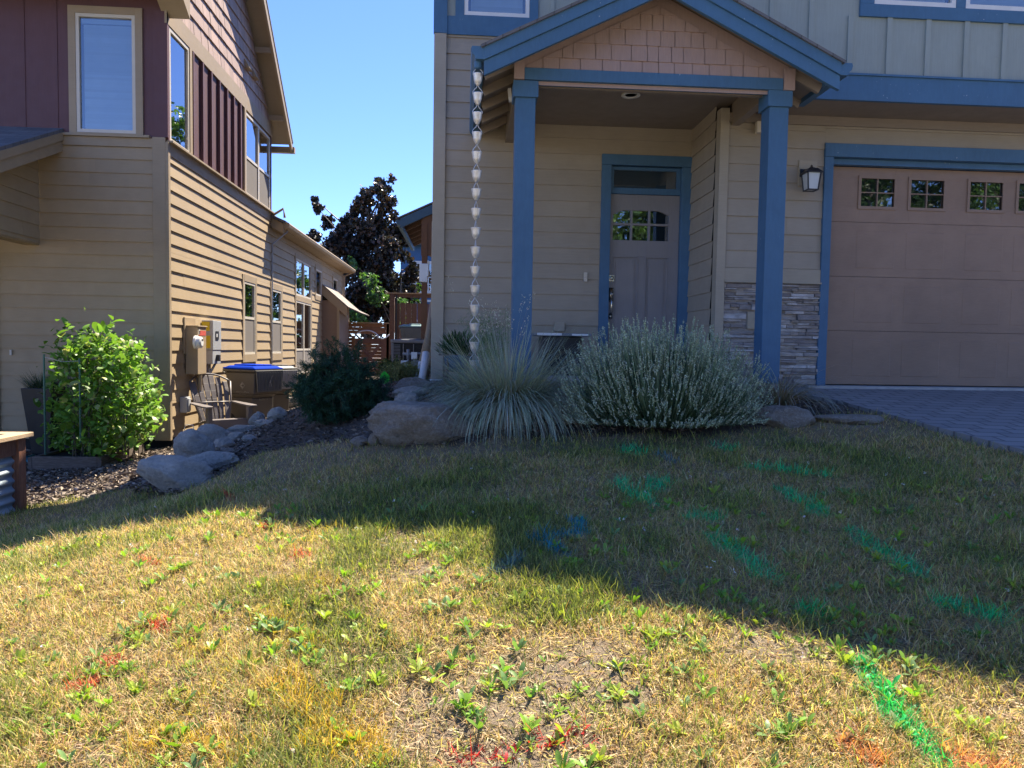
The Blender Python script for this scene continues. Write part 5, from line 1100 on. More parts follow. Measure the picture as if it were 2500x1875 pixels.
# dark juniper-like shrub
def needle_shrub(px, py, Y, w, h, label, cols, n=60, name='rosemary_shrub', up=1.0, ln=(.025, .045), per=420):
    c = atY(px, py, Y); c[2] = G(c[0], c[1]); r = empty(name, tuple(c), label, 'shrub'); st = []; Pn, Dn = [], []
    for k in range(n):
        a = random.uniform(0, 6.28); q = math.sqrt(random.random()); th = 1.25*q; L_ = 1/math.sqrt((math.sin(th)/(w*.5))**2+(math.cos(th)/h)**2)*random.uniform(.84, 1.0)
        d = np.array([math.cos(a)*math.sin(th), math.sin(a)*math.sin(th)*.85, math.cos(th)]); p0 = c+np.array([d[0]*.06, d[1]*.06, 0]); p = p0.copy(); pl_ = [p.copy()]
        for j in range(6): d = d+np.array([random.gauss(0, .08), random.gauss(0, .08), .10*up]); d = d/np.linalg.norm(d); p = p+d*L_/6; pl_.append(p.copy())
        st.append(pl_)
        for sbr in range(5):
            j = random.randint(2, 6); q0 = pl_[j]; dv = unit(pl_[j]-pl_[j-1]+RNG.normal(0, .35, 3)); m_ = per//5; tt = RNG.uniform(-.02, .16, m_)
            Pn.append(q0+dv*tt[:, None]+RNG.normal(0, .012, (m_, 3))); Dn.append(dv+RNG.normal(0, .55, (m_, 3)))
    mb = MB()
    for pl_ in st: mb.tube([tuple(q) for q in pl_], [.006, .005, .004, .004, .003, .002, .001], 4, cap=False)
    mb.build('stems', 'bark', r); Pn, Dn = np.concatenate(Pn), np.concatenate(Dn); k = Pn[:, 2] > c[2]-.02; Pn, Dn = Pn[k], Dn[k]
    V, F, C = leaf_arrays(Pn, Dn, RNG.uniform(*ln, len(Pn)), .14, .2, jit(cols, len(Pn), .3)); npmesh('foliage', V, F, 'needle', parent=r, col=C); return r
needle_shrub(828, 1062, 6.75, 0.86, 0.72, 'dense dark green needle-leaved shrub between the rock piles', (0.028, 0.085, 0.045), n=170, per=520)
needle_shrub(965, 900, 13.2, 0.6, 0.42, 'small green shrub left of the dark air conditioner', (0.06, 0.12, 0.04), n=50, per=200, ln=(.04, .07), name='low_shrub')
needle_shrub(985, 950, 9.2, 0.75, 0.22, 'low yellow-green ground cover behind the rocks, near the green flag', (0.20, 0.22, 0.08), n=50, per=200, name='ground_cover_plant')
# raspberry bush
rb = empty('raspberry_bush', (-4.25, 8.85, -1.46), 'sunlit leafy raspberry bush in a wooden bed beside the left house corner', 'bush')
cl_ = [(175,860,55),(215,850,60),(270,855,55),(310,870,45),(330,850,28),(160,920,50),(220,920,75),(290,930,70),(345,930,40),(150,990,45),(210,1000,75),(290,1000,75),(350,990,45),(380,1010,28),(150,1060,45),(210,1070,60),(280,1060,60),(340,1050,45),(250,1100,45),(380,960,25)]
Ps, Ds = [], []
for (a, b_, r_) in cl_:
    for k in range(int(r_*r_/13)):
        Yc = 8.85+random.gauss(0, .26); p = atY(a+random.gauss(0, r_*.48), b_+random.gauss(0, r_*.48), Yc)
        if p[2] > -1.40: Ps.append(p)
Ps = np.array(Ps); n = len(Ps); Dv = RNG.normal(size=(n, 3))+np.array([0.1, -.35, -.15])
colr = np.where(RNG.random((n, 1)) < .12, np.array([[0.42, 0.44, 0.18]]), np.array([[0.17, 0.31, 0.055]]))*RNG.normal(1, .22, (n, 1)).clip(.5, 1.6)  # scattered pale leaves are sun highlights put into the leaf colour
V, F, C = broad_arrays(Ps, Dv, RNG.gamma(5, .0155, n).clip(.03, .14), .62, colr, .35); npmesh('leaves', V, F, 'leaf', parent=rb, col=C, smooth=True)
mb = MB()
for k in range(34):
    x0 = random.uniform(-4.7, -3.95); y0 = 8.85+random.uniform(-.25, .25); hh = random.uniform(.9, 1.45); mb.tube([(x0, y0, -1.45), (x0+random.gauss(0, .05), y0, -1.45+hh*.5), (x0+random.gauss(.05, .13), y0+random.gauss(0, .1), -1.45+hh)], [.006, .005, .003], 5, cap=False)
mb.build('canes', 'old_wood', rb)
sel = RNG.choice(n, 260); b = np.repeat(Ps[sel], 5, 0); k = b[:, 2] > -.75; b = b[k]; V, F, C = leaf_arrays(b+RNG.normal(0, .012, b.shape), RNG.normal(size=b.shape), np.full(len(b), .014), .9, .3, jit((0.34, 0.24, 0.20), len(b))); tag(npmesh('buds', V, F, 'leaf', parent=rb, col=C), kind='stuff')
def stake(px, y0, y1, label):
    p0, p1 = atY(px[0], y1, 8.45), atY(px[1], y0, 8.45); o = MB().tube([tuple(p0), tuple(p1)], .011, 8).build('garden_stake', 'stake'); tag(o, label, 'stake', 'green stakes round the raspberry bush'); return p1
s1 = stake((111, 107), 865, 1110, 'green metal stake left of the raspberry bush'); s2 = stake((197, 194), 875, 1080, 'green metal stake standing among the raspberry leaves')
tag(MB().tube([tuple(s1+np.array([0, 0, -.03])), tuple((s1+s2)/2+np.array([0, 0, -.06])), tuple(s2+np.array([0, 0, -.03]))], .003, 5).build('tie_wire', 'grey_metal'), 'thin wire stretched between the two green stakes', 'wire')
# bed frame under the bush
bd = empty('wooden_bed_frame', (-4.4, 8.5, -1.47), 'low weathered timber bed frame around the raspberry bush', 'garden bed')
q0, q1 = atZ(84, 1143, -1.47), atZ(232, 1147, -1.47); x0_, x1_, yb_ = q0[0], q1[0], (q0[1]+q1[1])/2
MB().box(x0_, x1_, yb_, yb_+.05, -1.50, -1.33).build('plank', 'old_wood', bd, bevel=.006); MB().box(x1_, x1_+.05, yb_, yb_+1.1, -1.50, -1.33).build('plank', 'old_wood', bd, bevel=.006); MB().box(x0_-.05, x0_, yb_, yb_+1.1, -1.50, -1.34).build('plank', 'old_wood', bd, bevel=.006)
MB().box(x0_, x1_, yb_+.05, yb_+1.1, -1.5, -1.37).build('soil', M['terrain'] if False else 'dark', bd)
q2 = atZ(300, 1112, -1.47); MB().box(q2[0]-.12, q2[0]+.18, q2[1]+.1, q2[1]+.14, -1.5, -1.30).build('board_end', 'old_wood', bd)
# tall black planter
pq = atZ(102, 1090, -1.47); Yq = 9.45; pq = atY(112, 1080, Yq)
tp = empty('tall_planter', (pq[0], Yq, -1.47), 'tall tapered black planter behind the green stake', 'planter')
hw0, hw1 = .11, .19; MB().hexa([(pq[0]-hw0, Yq-hw0, -1.47), (pq[0]+hw0, Yq-hw0, -1.47), (pq[0]+hw0, Yq+hw0, -1.47), (pq[0]-hw0, Yq+hw0, -1.47), (pq[0]-hw1, Yq-hw1, -.60), (pq[0]+hw1, Yq-hw1, -.60), (pq[0]+hw1, Yq+hw1, -.60), (pq[0]-hw1, Yq+hw1, -.60)]).build('pot', 'pot_black', tp, bevel=.008)
V, F, C, _ = stemmy(500, (pq[0], Yq, -.60), (.17, .17), 1.0, (.12, .30), .006, ((0.03, 0.06, 0.03), (0.05, 0.10, 0.05))); npmesh('foliage', V, F, 'needle', parent=tp, col=C)
# corrugated raised planter at the left edge
cb = empty('raised_planter', (-3.9, 6.3, -1.47), 'raised planter of corrugated metal with a weathered wooden rail at the left edge', 'planter')
A = atZ(66, 1238, -1.46); xr_, yf_ = float(A[0]), float(A[1])-1.50; ztp = float(atY(70, 1062, yf_+1.5)[2])
MB().box(xr_-.10, xr_, yf_, yf_+.10, -1.5, ztp-.02).build('leg', 'red_wood', cb, bevel=.004); MB().box(xr_-.10, xr_, yf_+1.40, yf_+1.50, -1.5, ztp-.02).build('leg', 'red_wood', cb, bevel=.004)
MB().box(xr_-1.5, xr_-.10, yf_+.015, yf_+.055, ztp-.16, ztp-.02).box(xr_-.06, xr_-.02, yf_+.10, yf_+1.40, ztp-.16, ztp-.02).build('apron', 'red_wood', cb)
MB().box(xr_-1.55, xr_+.04, yf_-.05, yf_+.10, ztp-.018, ztp+.022).box(xr_-.10, xr_+.04, yf_+.101, yf_+1.55, ztp-.018, ztp+.022).box(xr_-1.55, xr_-.101, yf_+1.40, yf_+1.55, ztp-.018, ztp+.022).build('top_rail', 'top_wood', cb, bevel=.005)
mb = MB(); nz = 60
for k in range(nz):
    za, zb2 = -1.49+(ztp-.16+1.49)*k/nz, -1.49+(ztp-.16+1.49)*(k+1)/nz; f_ = lambda z: .013*math.sin(z*2*math.pi/.085)
    mb.poly([(xr_-1.5, yf_+.05+f_(za), za), (xr_-.10, yf_+.05+f_(za), za), (xr_-.10, yf_+.05+f_(zb2), zb2), (xr_-1.5, yf_+.05+f_(zb2), zb2)], .5)
    mb.poly([(xr_-.05-f_(za), yf_+.10, za), (xr_-.05-f_(za), yf_+1.40, za), (xr_-.05-f_(zb2), yf_+1.40, zb2), (xr_-.05-f_(zb2), yf_+.10, zb2)], .5)
cm = plain('galvanised_sheet', (0.42, 0.50, 0.53), 0.5, 0.35, var=.15, scale=5); mb.build('corrugated_sheet', cm, cb, smooth=True)
MB().box(xr_-1.45, xr_-.1, yf_+.1, yf_+1.40, -1.4, ztp-.08).build('soil', 'dark', cb)
tag(MB().tube([tuple(atZ(84, 1112, -1.44)), tuple(atZ(60, 1118, -1.44)), tuple(atZ(40, 1105, -1.44)), tuple(atZ(72, 1128, -1.44)), tuple(atZ(95, 1120, -1.44))], .018, 8).build('garden_hose', plain('teal_hose', (0.05, 0.28, 0.36), .4), smooth=True), 'teal garden hose lying behind the raised planter', 'hose')
# blue pot with plant on a stand, left of the porch
pp = atY(1118, 868, 7.55); ps = empty('potted_plant', (pp[0], 7.55, -.45), 'blue glazed pot with a dark leafy plant beside the rain chain', 'potted plant')
MB().lathe([(.10, 0), (.145, .10), (.155, .16), (.165, .17), (.15, .175), (.14, .16)], (pp[0], 7.55, pp[2]-.17), 24).build('pot', 'pot_blue', ps, smooth=True)
mb = MB()
for sx in (-1, 1):
    for sy in (-1, 1): mb.beam((pp[0]+sx*.13, 7.55+sy*.13, -.52), (pp[0]+sx*.10, 7.55+sy*.10, pp[2]-.02), .02, .02)
mb.box(pp[0]-.2, pp[0]+.2, 7.42, 7.68, pp[2]+.0, pp[2]+.015); mb.build('stand', 'old_wood', ps)
n = 700; u = unit(RNG.normal(size=(n, 3))); u[:, 2] = np.abs(u[:, 2]); Pn = np.array([pp[0], 7.55, pp[2]+.02])+u*RNG.uniform(.3, 1, n)[:, None]*[.25, .2, .24]
V, F, C = broad_arrays(Pn, u+[0, 0, .6], RNG.uniform(.05, .09, n), .22, jit((0.035, 0.085, 0.035), n, .25)); npmesh('foliage', V, F, 'leaf', parent=ps, col=C)
# ================================================================ CHAIR, CARTS, MACHINES
def place(T0, ang, c):
    ca, sa = math.cos(ang), math.sin(ang)
    return lambda x, y, z: (c[0]+x*ca-y*sa, c[1]+x*sa+y*ca, c[2]+z)
# resin adirondack chair; local -y is forward
cx_, cy_ = -3.47, 10.35; cz_ = -1.38; _ct = place(None, math.radians(38), (cx_, cy_, cz_)); CT = lambda x, y, z: _ct(x*.93, y*.93, z*.95)
ch = empty('garden_chair', (cx_, cy_, cz_), 'taupe resin slatted chair with fan back by the sunny siding', 'chair')
def cmb(): return MB(CT)
# back: six slats fanning, curved top
bk = cmb(); ns = 6
topz = [0.86, 0.925, 0.955, 0.955, 0.925, 0.86]
for k in range(ns):
    u0, u1 = -0.21+0.42*k/ns+.006, -0.21+0.42*(k+1)/ns-.006; w0, w1 = u0*1.38, u1*1.38
    prev = None
    for j in range(7):
        t = j/6; z = 0.26+(topz[k]-0.26)*t; y = 0.20+0.30*t+0.05*t*t; s0, s1 = u0+(w0-u0)*min(1, t*1.3), u1+(w1-u1)*min(1, t*1.3); cv = 0.10*((s0+s1)/2/0.3)**2
        cur = [(s0, y-cv, z), (s1, y-cv, z), (s1, y+.018-cv, z-.004), (s0, y+.018-cv, z-.004)]
        if prev: bk.hexa(prev+cur, .5)
        prev = cur
bk.build('backrest', 'chair', ch, smooth=False, bevel=.004)
rm = cmb(); pts_ = [(-.30, .10+.30*.55+.2, .60)]
arc = []
for j in range(13):
    a = -1+2*j/12; x = .31*a; z = .86+.115*(1-abs(a)**2.2); y = .20+.35*((z-.26)/.66)-.10*a*a; arc.append((x, y+.004, z))
rm.tube(arc, .014, 8)
for s_ in (-1, 1): rm.tube([(s_*.31, arc[0][1], .86), (s_*.285, .33, .60), (s_*.215, .19, .28)], .016, 8)
rm.tube([(-.27, .30, .55), (-.1, .33, .55), (.1, .33, .55), (.27, .30, .55)], .014, 6); rm.build('back_frame', 'chair', ch, smooth=True)
st_ = cmb()
for j in range(7):
    y = .20-.085*j; z = .27+.085*(j/6)**.8+(0 if j < 6 else -.01); st_.box(-.26, .26, y-.078, y, z-.022, z, .5)
st_.box(-.27, .27, -.40, -.375, .22, .345, .5); st_.build('seat', 'chair', ch, bevel=.004)
for s_ in (-1, 1):
    cmb().hexa([(s_*.265-.025, -.43, 0), (s_*.265+.025, -.43, 0), (s_*.30+.03, -.33, 0), (s_*.30-.03, -.33, 0), (s_*.30-.03, -.44, .535), (s_*.30+.03, -.44, .535), (s_*.30+.03, -.33, .535), (s_*.30-.03, -.33, .535)], .5).build('front_leg', 'chair', ch, bevel=.005)
    cmb().hexa([(s_*.26-.018, .42, 0), (s_*.26+.018, .42, 0), (s_*.26+.018, .50, 0), (s_*.26-.018, .50, 0), (s_*.26-.018, -.36, .24), (s_*.26+.018, -.36, .24), (s_*.26+.018, -.36, .33), (s_*.26-.018, -.36, .33)], .5).build('rear_leg', 'chair', ch, bevel=.004)
    ar = cmb(); n = 10; prev = None
    for j in range(n+1):
        t = j/n; y = .34-.84*t; hw = .035+.035*math.sin(min(1, t*1.25)*math.pi/2)-(.02 if j == n else 0); z = .56-.012*t
        cur = [(s_*.325-hw, y, z-.022), (s_*.325+hw, y, z-.022), (s_*.325+hw, y, z), (s_*.325-hw, y, z)]
        if prev: ar.hexa([prev[0], prev[1], cur[1], cur[0], prev[3], prev[2], cur[2], cur[3]], .5)
        prev = cur
    ar.build('armrest', 'chair', ch, bevel=.003)
# small basket hanging under the socket
bq = atY(462, 1068, 9.75)
tag(MB().lathe([(.06, 0), (.075, .10), (.078, .105), (.07, .10), (.055, .01)], (bq[0], 9.75, bq[2]-.02), 16).tube([(bq[0]-.07, 9.75, bq[2]+.08), (bq[0]-.05, 9.75, bq[2]+.17), (bq[0]+.05, 9.75, bq[2]+.17), (bq[0]+.07, 9.75, bq[2]+.08)], .005, 6).build('small_bucket', 'white_plastic', smooth=True), 'little white bucket on the ground behind the boulders by the wall', 'bucket')

def cart(name, c, ang, h, w, d, body, lid, label, group=None, marks=True, flap='lid_dark'):
    """local -y is the front (lid lip side), +y the wheel side"""
    T_ = place(None, ang, c); o = empty(name, c, label, 'bin', group)
    def ring(fx, fy, z, y0=0): return [(-w/2*fx, -d/2*fy+y0, z), (w/2*fx, -d/2*fy+y0, z), (w/2*fx, d/2*fy+y0, z), (-w/2*fx, d/2*fy+y0, z)]
    b = MB(T_); rings = [ring(.78, .70, .04, .03), ring(.80, .72, h*.50, .02), ring(.90, .86, h*.56), ring(.96, .96, h*.90), ring(1.06, 1.06, h*.905), ring(1.08, 1.08, h*.945)]
    for r0, r1 in zip(rings, rings[1:]): b.hexa(r0+r1, .5)
    b.build('body', body, o, bevel=.018)
    l = MB(T_); 
    l.hexa(ring(1.09, 1.07, h*.947)+ring(1.05, 1.03, h*.975), .5); l.hexa(ring(1.0, .95, h*.975)+ring(.86, .80, h*1.0), .5); l.box(-w*.30, -w*.02, -d*.36, d*.36, h*.99, h*1.022, .5).box(w*.02, w*.30, -d*.36, d*.36, h*.99, h*1.022, .5)
    l.build('lid', lid, o, bevel=.012)
    f = MB(T_); y0 = -d*.545
    f.hexa([(-w*.44, y0-.012, h*.60), (w*.44, y0-.012, h*.60), (w*.44, y0+.012, h*.60), (-w*.44, y0+.012, h*.60), (-w*.50, y0-.012, h*.93), (w*.50, y0-.012, h*.93), (w*.50, y0+.012, h*.93), (-w*.50, y0+.012, h*.93)], .5)
    for k in range(9): x = -w*.40+w*.1*k; f.box(x-.006, x+.006, y0-.020, y0-.012, h*.62, h*.90, .5)
    if marks is not None: f.build('front_lip', flap, o, bevel=.004)
    for s_ in (-1, 1): MB(T_).lathe([(.03, -.025), (.12, -.025), (.13, 0), (.12, .025), (.03, .025)], (s_*w*.36, d*.40, .13), 20, axis='x').build('wheel', 'black_metal', o, smooth=True)
    MB(T_).tube([(-w*.42, d*.52, h*.86), (-w*.42, d*.62, h*.90), (w*.42, d*.62, h*.90), (w*.42, d*.52, h*.86)], .014, 8).build('handle', body, o, smooth=True)
    return o, T_
BA = math.radians(58); bc = (-3.46, 11.9, -1.385)
b1, BT = cart('recycling_cart', bc, BA, 1.03, .56, .70, 'bin', 'lid_blue', 'brown wheeled cart with a bright blue lid, standing by the tan siding', 'wheeled carts', flap='bin_grey')
# stamped emblem (a diamond round a C) and small lines of lettering on the left side face
def ST(u, v, off=0.004):   # u along the side face (front to back), v height
    x = -.56/2*.955-off; 
    return BT(x, u, v)
em = MB(); e0 = (-.06, .715); s_ = .062
for k in range(4):
    a, b_ = k*math.pi/2, (k+1)*math.pi/2
    for r0, r1 in ((s_, s_*.86),):
        P0, P1, P2, P3 = [(e0[0]+r*math.cos(q)*.9, e0[1]+r*math.sin(q)) for q, r in ((a, r0), (b_, r0), (b_, r1), (a, r1))]
        em.poly([ST(*P0), ST(*P1), ST(*P2), ST(*P3)])
for k in range(10):
    a, b_ = math.radians(50+26*k), math.radians(50+26*(k+1)); em.poly([ST(e0[0]-r*math.cos(q), e0[1]+r*math.sin(q)) for q, r in ((a, .034), (b_, .034), (b_, .02), (a, .02))])
em.build('emblem', 'mark', b1)
def text_obj(body, size, origin, xdir, ydir, mat, parent, name='lettering'):
    cu = bpy.data.curves.new(name, 'FONT'); cu.body = body; cu.size = size; cu.align_x = 'CENTER'; cu.extrude = .0006
    o = bpy.data.objects.new(name, cu); COL.objects.link(o); x, y = Vector(xdir).normalized(), Vector(ydir).normalized(); z = x.cross(y)
    m = Matrix((x, y, z)).transposed().to_4x4(); m.translation = Vector(origin)
    bpy.context.view_layer.update(); dg = bpy.context.evaluated_depsgraph_get(); me = bpy.data.meshes.new_from_object(o.evaluated_get(dg)); bpy.data.objects.remove(o)
    me.transform(m); me.transform(Matrix.Translation(-rootloc(parent))); me.materials.clear(); me.materials.append(M[mat]); o = bpy.data.objects.new(name, me); COL.objects.link(o); o.parent = parent; return o
def scribble(f, w, z, h, n):
    """a worn line of lettering, too small and faded in the photograph to be read"""
    m = MB()
    for k in range(n):
        if random.random() < .1: continue
        u = -w/2+w*k/n; g = w/n*.62; hh = h*random.choice((.65, .65, 1.0)); m.poly([f(u, z), f(u+g*.4, z), f(u+g*.4, z+hh), f(u, z+hh)])
        if random.random() < .7: m.poly([f(u+g*.4, z+hh*.8), f(u+g, z+hh*.8), f(u+g, z+hh), f(u+g*.4, z+hh)])
    return m
scribble(lambda u, v: ST(u-.06, v), .30, .60, .026, 22).build('worn_lettering', 'mark', b1)
scribble(lambda u, v: ST(u-.06, v), .15, .572, .013, 14).build('worn_lettering', 'mark', b1)
scribble(lambda u, v: BT(u, -.70/2*.72+.015-.006, v), .18, .47, .03, 8).build('worn_lettering', 'mark', b1)
gi = MB(); L_ = lambda x, z: BT(x, -.70*.545-.022, z)
for a, b_, w_ in (((.03, .875), (.005, .80), .010), ((.005, .80), (-.015, .76), .022), ((-.015, .765), (-.02, .70), .008), ((.0, .765), (.022, .70), .008), ((.03, .875), (.042, .868), .009)):
    d = Vector((a[0]-b_[0], a[1]-b_[1])).normalized(); n_ = (-d.y*w_/2, d.x*w_/2); gi.poly([L_(a[0]-n_[0], a[1]-n_[1]), L_(b_[0]-n_[0], b_[1]-n_[1]), L_(b_[0]+n_[0], b_[1]+n_[1]), L_(a[0]+n_[0], a[1]+n_[1])])
gi.build('animal_mark', 'mark', b1)
cart('refuse_cart', (-3.42, 12.95, -1.385), math.radians(55), 1.0, .52, .62, 'bin', 'lid_dark', 'brown wheeled cart with a charcoal lid half hidden behind the blue-lidded cart', 'wheeled carts', flap='ac_light')  # pale lip colour stands in for sunlight on the flap
cart('utility_cart', (-1.0, 16.7, -.62), math.radians(0), 1.12, .95, .6, 'bin_grey', 'lid_teal', 'dark grey cart with a pale teal lid, standing behind the dark air conditioner', flap='bin_grey')

def condenser(c, w, h, mat, label, ang=0.0):
    T_ = place(None, ang, c); o = empty('air_conditioner', c, label, 'air conditioner', 'outdoor air conditioner units'); k = w/2
    MB(T_).box(-k+.03, k-.03, -k+.03, k-.03, .04, h-.06, .5).build('coil', 'ac_core', o)
    def cs_box(nm, *a): MB(T_).box(*a).build(nm, mat, o)
    for sx in (-1, 1):
        for sy in (-1, 1): cs_box('corner_post', min(sx*k, sx*(k-.05)), max(sx*k, sx*(k-.05)), min(sy*k, sy*(k-.05)), max(sy*k, sy*(k-.05)), .02, h-.07, .5)
    for q in (-.17, 0.0, .17):
        cs_box('grille_bar', q*w/.75-.008, q*w/.75+.008, -k-.002, -k+.02, .06, h-.09, .5)
    gr = MB(T_); z = .08
    while z < h-.1:
        gr.box(-k-.006, -k+.002, -k+.05, k-.05, z, z+.012, .5).box(-k+.0, -k+.19, -k-.006, -k+.002, z, z+.012, .5); z += .03
    gr.build('louvres', mat, o)
    MB(T_).box(-k-.015, k+.015, -k-.015, k+.015, h-.075, h-.0, .5).build('top_cover', mat, o, bevel=.02)
    MB(T_).lathe([(k*.8, .002), (k*.78, .012), (k*.5, .02), (.0, .02)], (0, 0, h), 24).build('fan_grille', 'black_metal', o)
    MB(T_).box(-k-.05, k+.05, -k-.05, k+.05, -.05, .02, .5).build('pad', 'concrete', o); return o
condenser((-1.05, 15.2, -.60), .92, .74, 'ac', 'dark grey air conditioner condenser beside the right house, near the board fence')
condenser((-2.92, 14.7, -1.36), .80, .72, 'ac_light', 'pale air conditioner condenser against the left house, behind the carts')
# gas riser and meter of the right house
gg = atY(1000, 880, 10.2)
gm_ = empty('gas_meter', tuple(gg), 'gas meter with small regulator between the leaning tubes and air conditioner', 'gas meter')
mb = MB(); x_, z_ = gg[0], gg[2]; mb.tube([(x_-.02, 10.2, -.5), (x_-.02, 10.2, z_+.10), (x_+.25, 10.2, z_+.10), (-.36, 10.2, z_+.10)], .016, 8); mb.tube([(x_-.02, 10.2, z_+.02), (x_-.02, 10.2, z_+.16)], .024, 8); mb.tube([(x_-.1, 10.2, z_+.09), (x_+.08, 10.2, z_+.09)], .02, 8); mb.build('pipe', 'ac', gm_, smooth=True)
MB().box(x_+.02, x_+.22, 10.15, 10.33, z_-.32, z_+.0).build('meter_case', 'ac', gm_, bevel=.03); MB().box(x_-.12, x_-.02, 10.13, 10.21, z_-.10, z_+.0).build('regulator', 'pvc', gm_, bevel=.01); MB().box(x_+.03, x_+.11, 10.10, 10.14, z_+.02, z_+.12).build('tag_plate', 'white_plastic', gm_)
# utility box high on the corner, seen edge on (part of the house)
ub = atY(1030, 655, 9.0); MB().box(ub[0]-.03, ub[0]+.07, 9.0, 9.12, ub[2]-.17, ub[2]+.06).box(ub[0]+.07, ub[0]+.085, 8.98, 9.14, ub[2]-.1, ub[2]+.10).build('floodlight', 'white_plastic', H, bevel=.008)
ux = atY(1050, 700, 9.4); MB().box(-.43, -.345, 9.3, 9.6, .35, 1.66).box(-.445, -.43, 9.33, 9.57, .38, 1.62).build('utility_panel', 'grey_trim', H, bevel=.004)
MB().tube([(-.42, 9.2, .30), (-.42, 9.6, .30)], .014, 6).build('pipe_bracket', 'black_metal', H)
# tubes and pvc pipes leaning on the corner
def leaner(name, p0, p1, Y0_, Y1_, r, mat, label, tip=None):
    a, b_ = atY(*p0, Y0_), atY(*p1, Y1_); m_ = a+(b_-a)*.36
    o = empty(name, tuple(a), label, 'tube', 'long tubes leaning on the house corner')
    if tip: MB().tube([tuple(a), tuple(m_)], r*1.02, 16).build('white_end', 'pvc', o, smooth=True); MB().tube([tuple(m_), tuple(b_)], r, 16).build('tube_body', mat, o, smooth=True)
    else: MB().tube([tuple(a), tuple(b_)], r, 14).build('tube_body', mat, o, smooth=True)
leaner('leaning_tube', (1029, 934), (1058, 740), 8.9, 9.5, .046, 'cardboard', 'thickest leaning tube, brown with a white lower end', True)
leaner('leaning_tube', (1016, 928), (1045, 812), 9.1, 9.6, .028, 'cardboard', 'thinner leaning pipe with a white lower end, left of the thick tube', True)
leaner('leaning_tube', (1042, 932), (1060, 805), 9.2, 9.4, .022, 'cardboard', 'slim brown pole leaning right of the thick tube')
# green marking flag
fq = atY(935, 935, 8.6); fz = G(fq[0], fq[1]); fo = empty('marking_flag', (fq[0], fq[1], fz), 'bright green plastic marking flag behind the dark shrub', 'flag')
top = atY(938, 905, 8.6); MB().tube([(fq[0], 8.6, fz), (top[0], 8.6, top[2])], .0025, 5).build('wire', 'black_metal', fo)
mb = MB(); Tt = Vector(top); mb.poly([Tt, Tt+Vector((.06, .02, -.06)), Tt+Vector((.055, .035, -.15)), Tt+Vector((.01, .01, -.17))]).poly([Tt, Tt+Vector((.01, .01, -.17)), Tt+Vector((-.05, -.02, -.13)), Tt+Vector((-.045, -.02, -.06))]); mb.build('flag_sheet', 'flag', fo)
# black deck box on the porch
dbx = empty('storage_bench', (1.05, 7.75, -.285), 'black storage bench with pale lid edge on the porch behind the grasses', 'bench')
MB().box(.82, 1.25, 7.5, 7.9, -.285, .13).build('box', 'pot_black', dbx, bevel=.01); MB().box(.74, 1.34, 7.46, 7.93, .135, .165).build('lid', 'ac', dbx, bevel=.006); MB().box(.76, 1.02, 7.44, 7.459, .14, .165).box(1.13, 1.30, 7.44, 7.459, .14, .16).build('lid_edge', 'white_plastic', dbx)
MB(TF(Y1)).box(1.03, 1.15, .016, .04, .20, .31).build('outlet_cover', 'grey_trim', H, bevel=.004)

# ================================================================ RAIN CHAIN
rcx, rcy = .082, 6.05
RC = empty('rain_chain', (rcx, rcy, 2.31), 'silver rain chain of bell cups hanging from the porch gutter', 'rain chain')
def cup_at(z, parent):
    m = MB(); P_ = [(.012, -.094), (.016, -.090), (.017, -.084), (.026, -.074), (.034, -.05), (.038, -.02), (.043, -.004), (.044, 0), (.040, 0), (.034, -.02), (.030, -.05), (.020, -.072), (.0, -.08)]
    m.lathe(P_, (rcx, rcy, z), 22); o = m.build('cup', 'alum', parent, smooth=True); return o
def link_at(z, parent, ang):
    m = MB(); ca, sa = math.cos(ang), math.sin(ang)
    pts = [(-.040, -.004), (-.041, .010), (-.030, .028), (-.012, .045), (-.006, .060), (0.0, .068), (.006, .060), (.012, .045), (.030, .028), (.041, .010), (.040, -.004)]
    m.tube([(rcx+x*ca, rcy+x*sa, z+h) for x, h in pts], .0032, 6); return m.build('link', 'alum', parent, smooth=True)
zs_ = [float(atY(1168, y, rcy)[2]) for y in (181, 228, 275.8, 324, 371.6, 417.4, 462, 509.5, 556.5, 603.5, 651, 697.5, 744.6, 790, 835, 880)]
an = [0, .1, .15, .3, .6, .9, 1.0, 1.2, 1.35, 1.45, 1.1, .9, .7, .4, .3, .2]
cup0 = link0 = None
for z, a in zip(zs_, an):
    link_at(z, RC, a); cup_at(z, RC)
MB().lathe([(.006, .062), (.018, .07), (.03, .085), (.022, .10)], (rcx, rcy, zs_[0]), 14).build('top_hook', 'alum', RC, smooth=True)

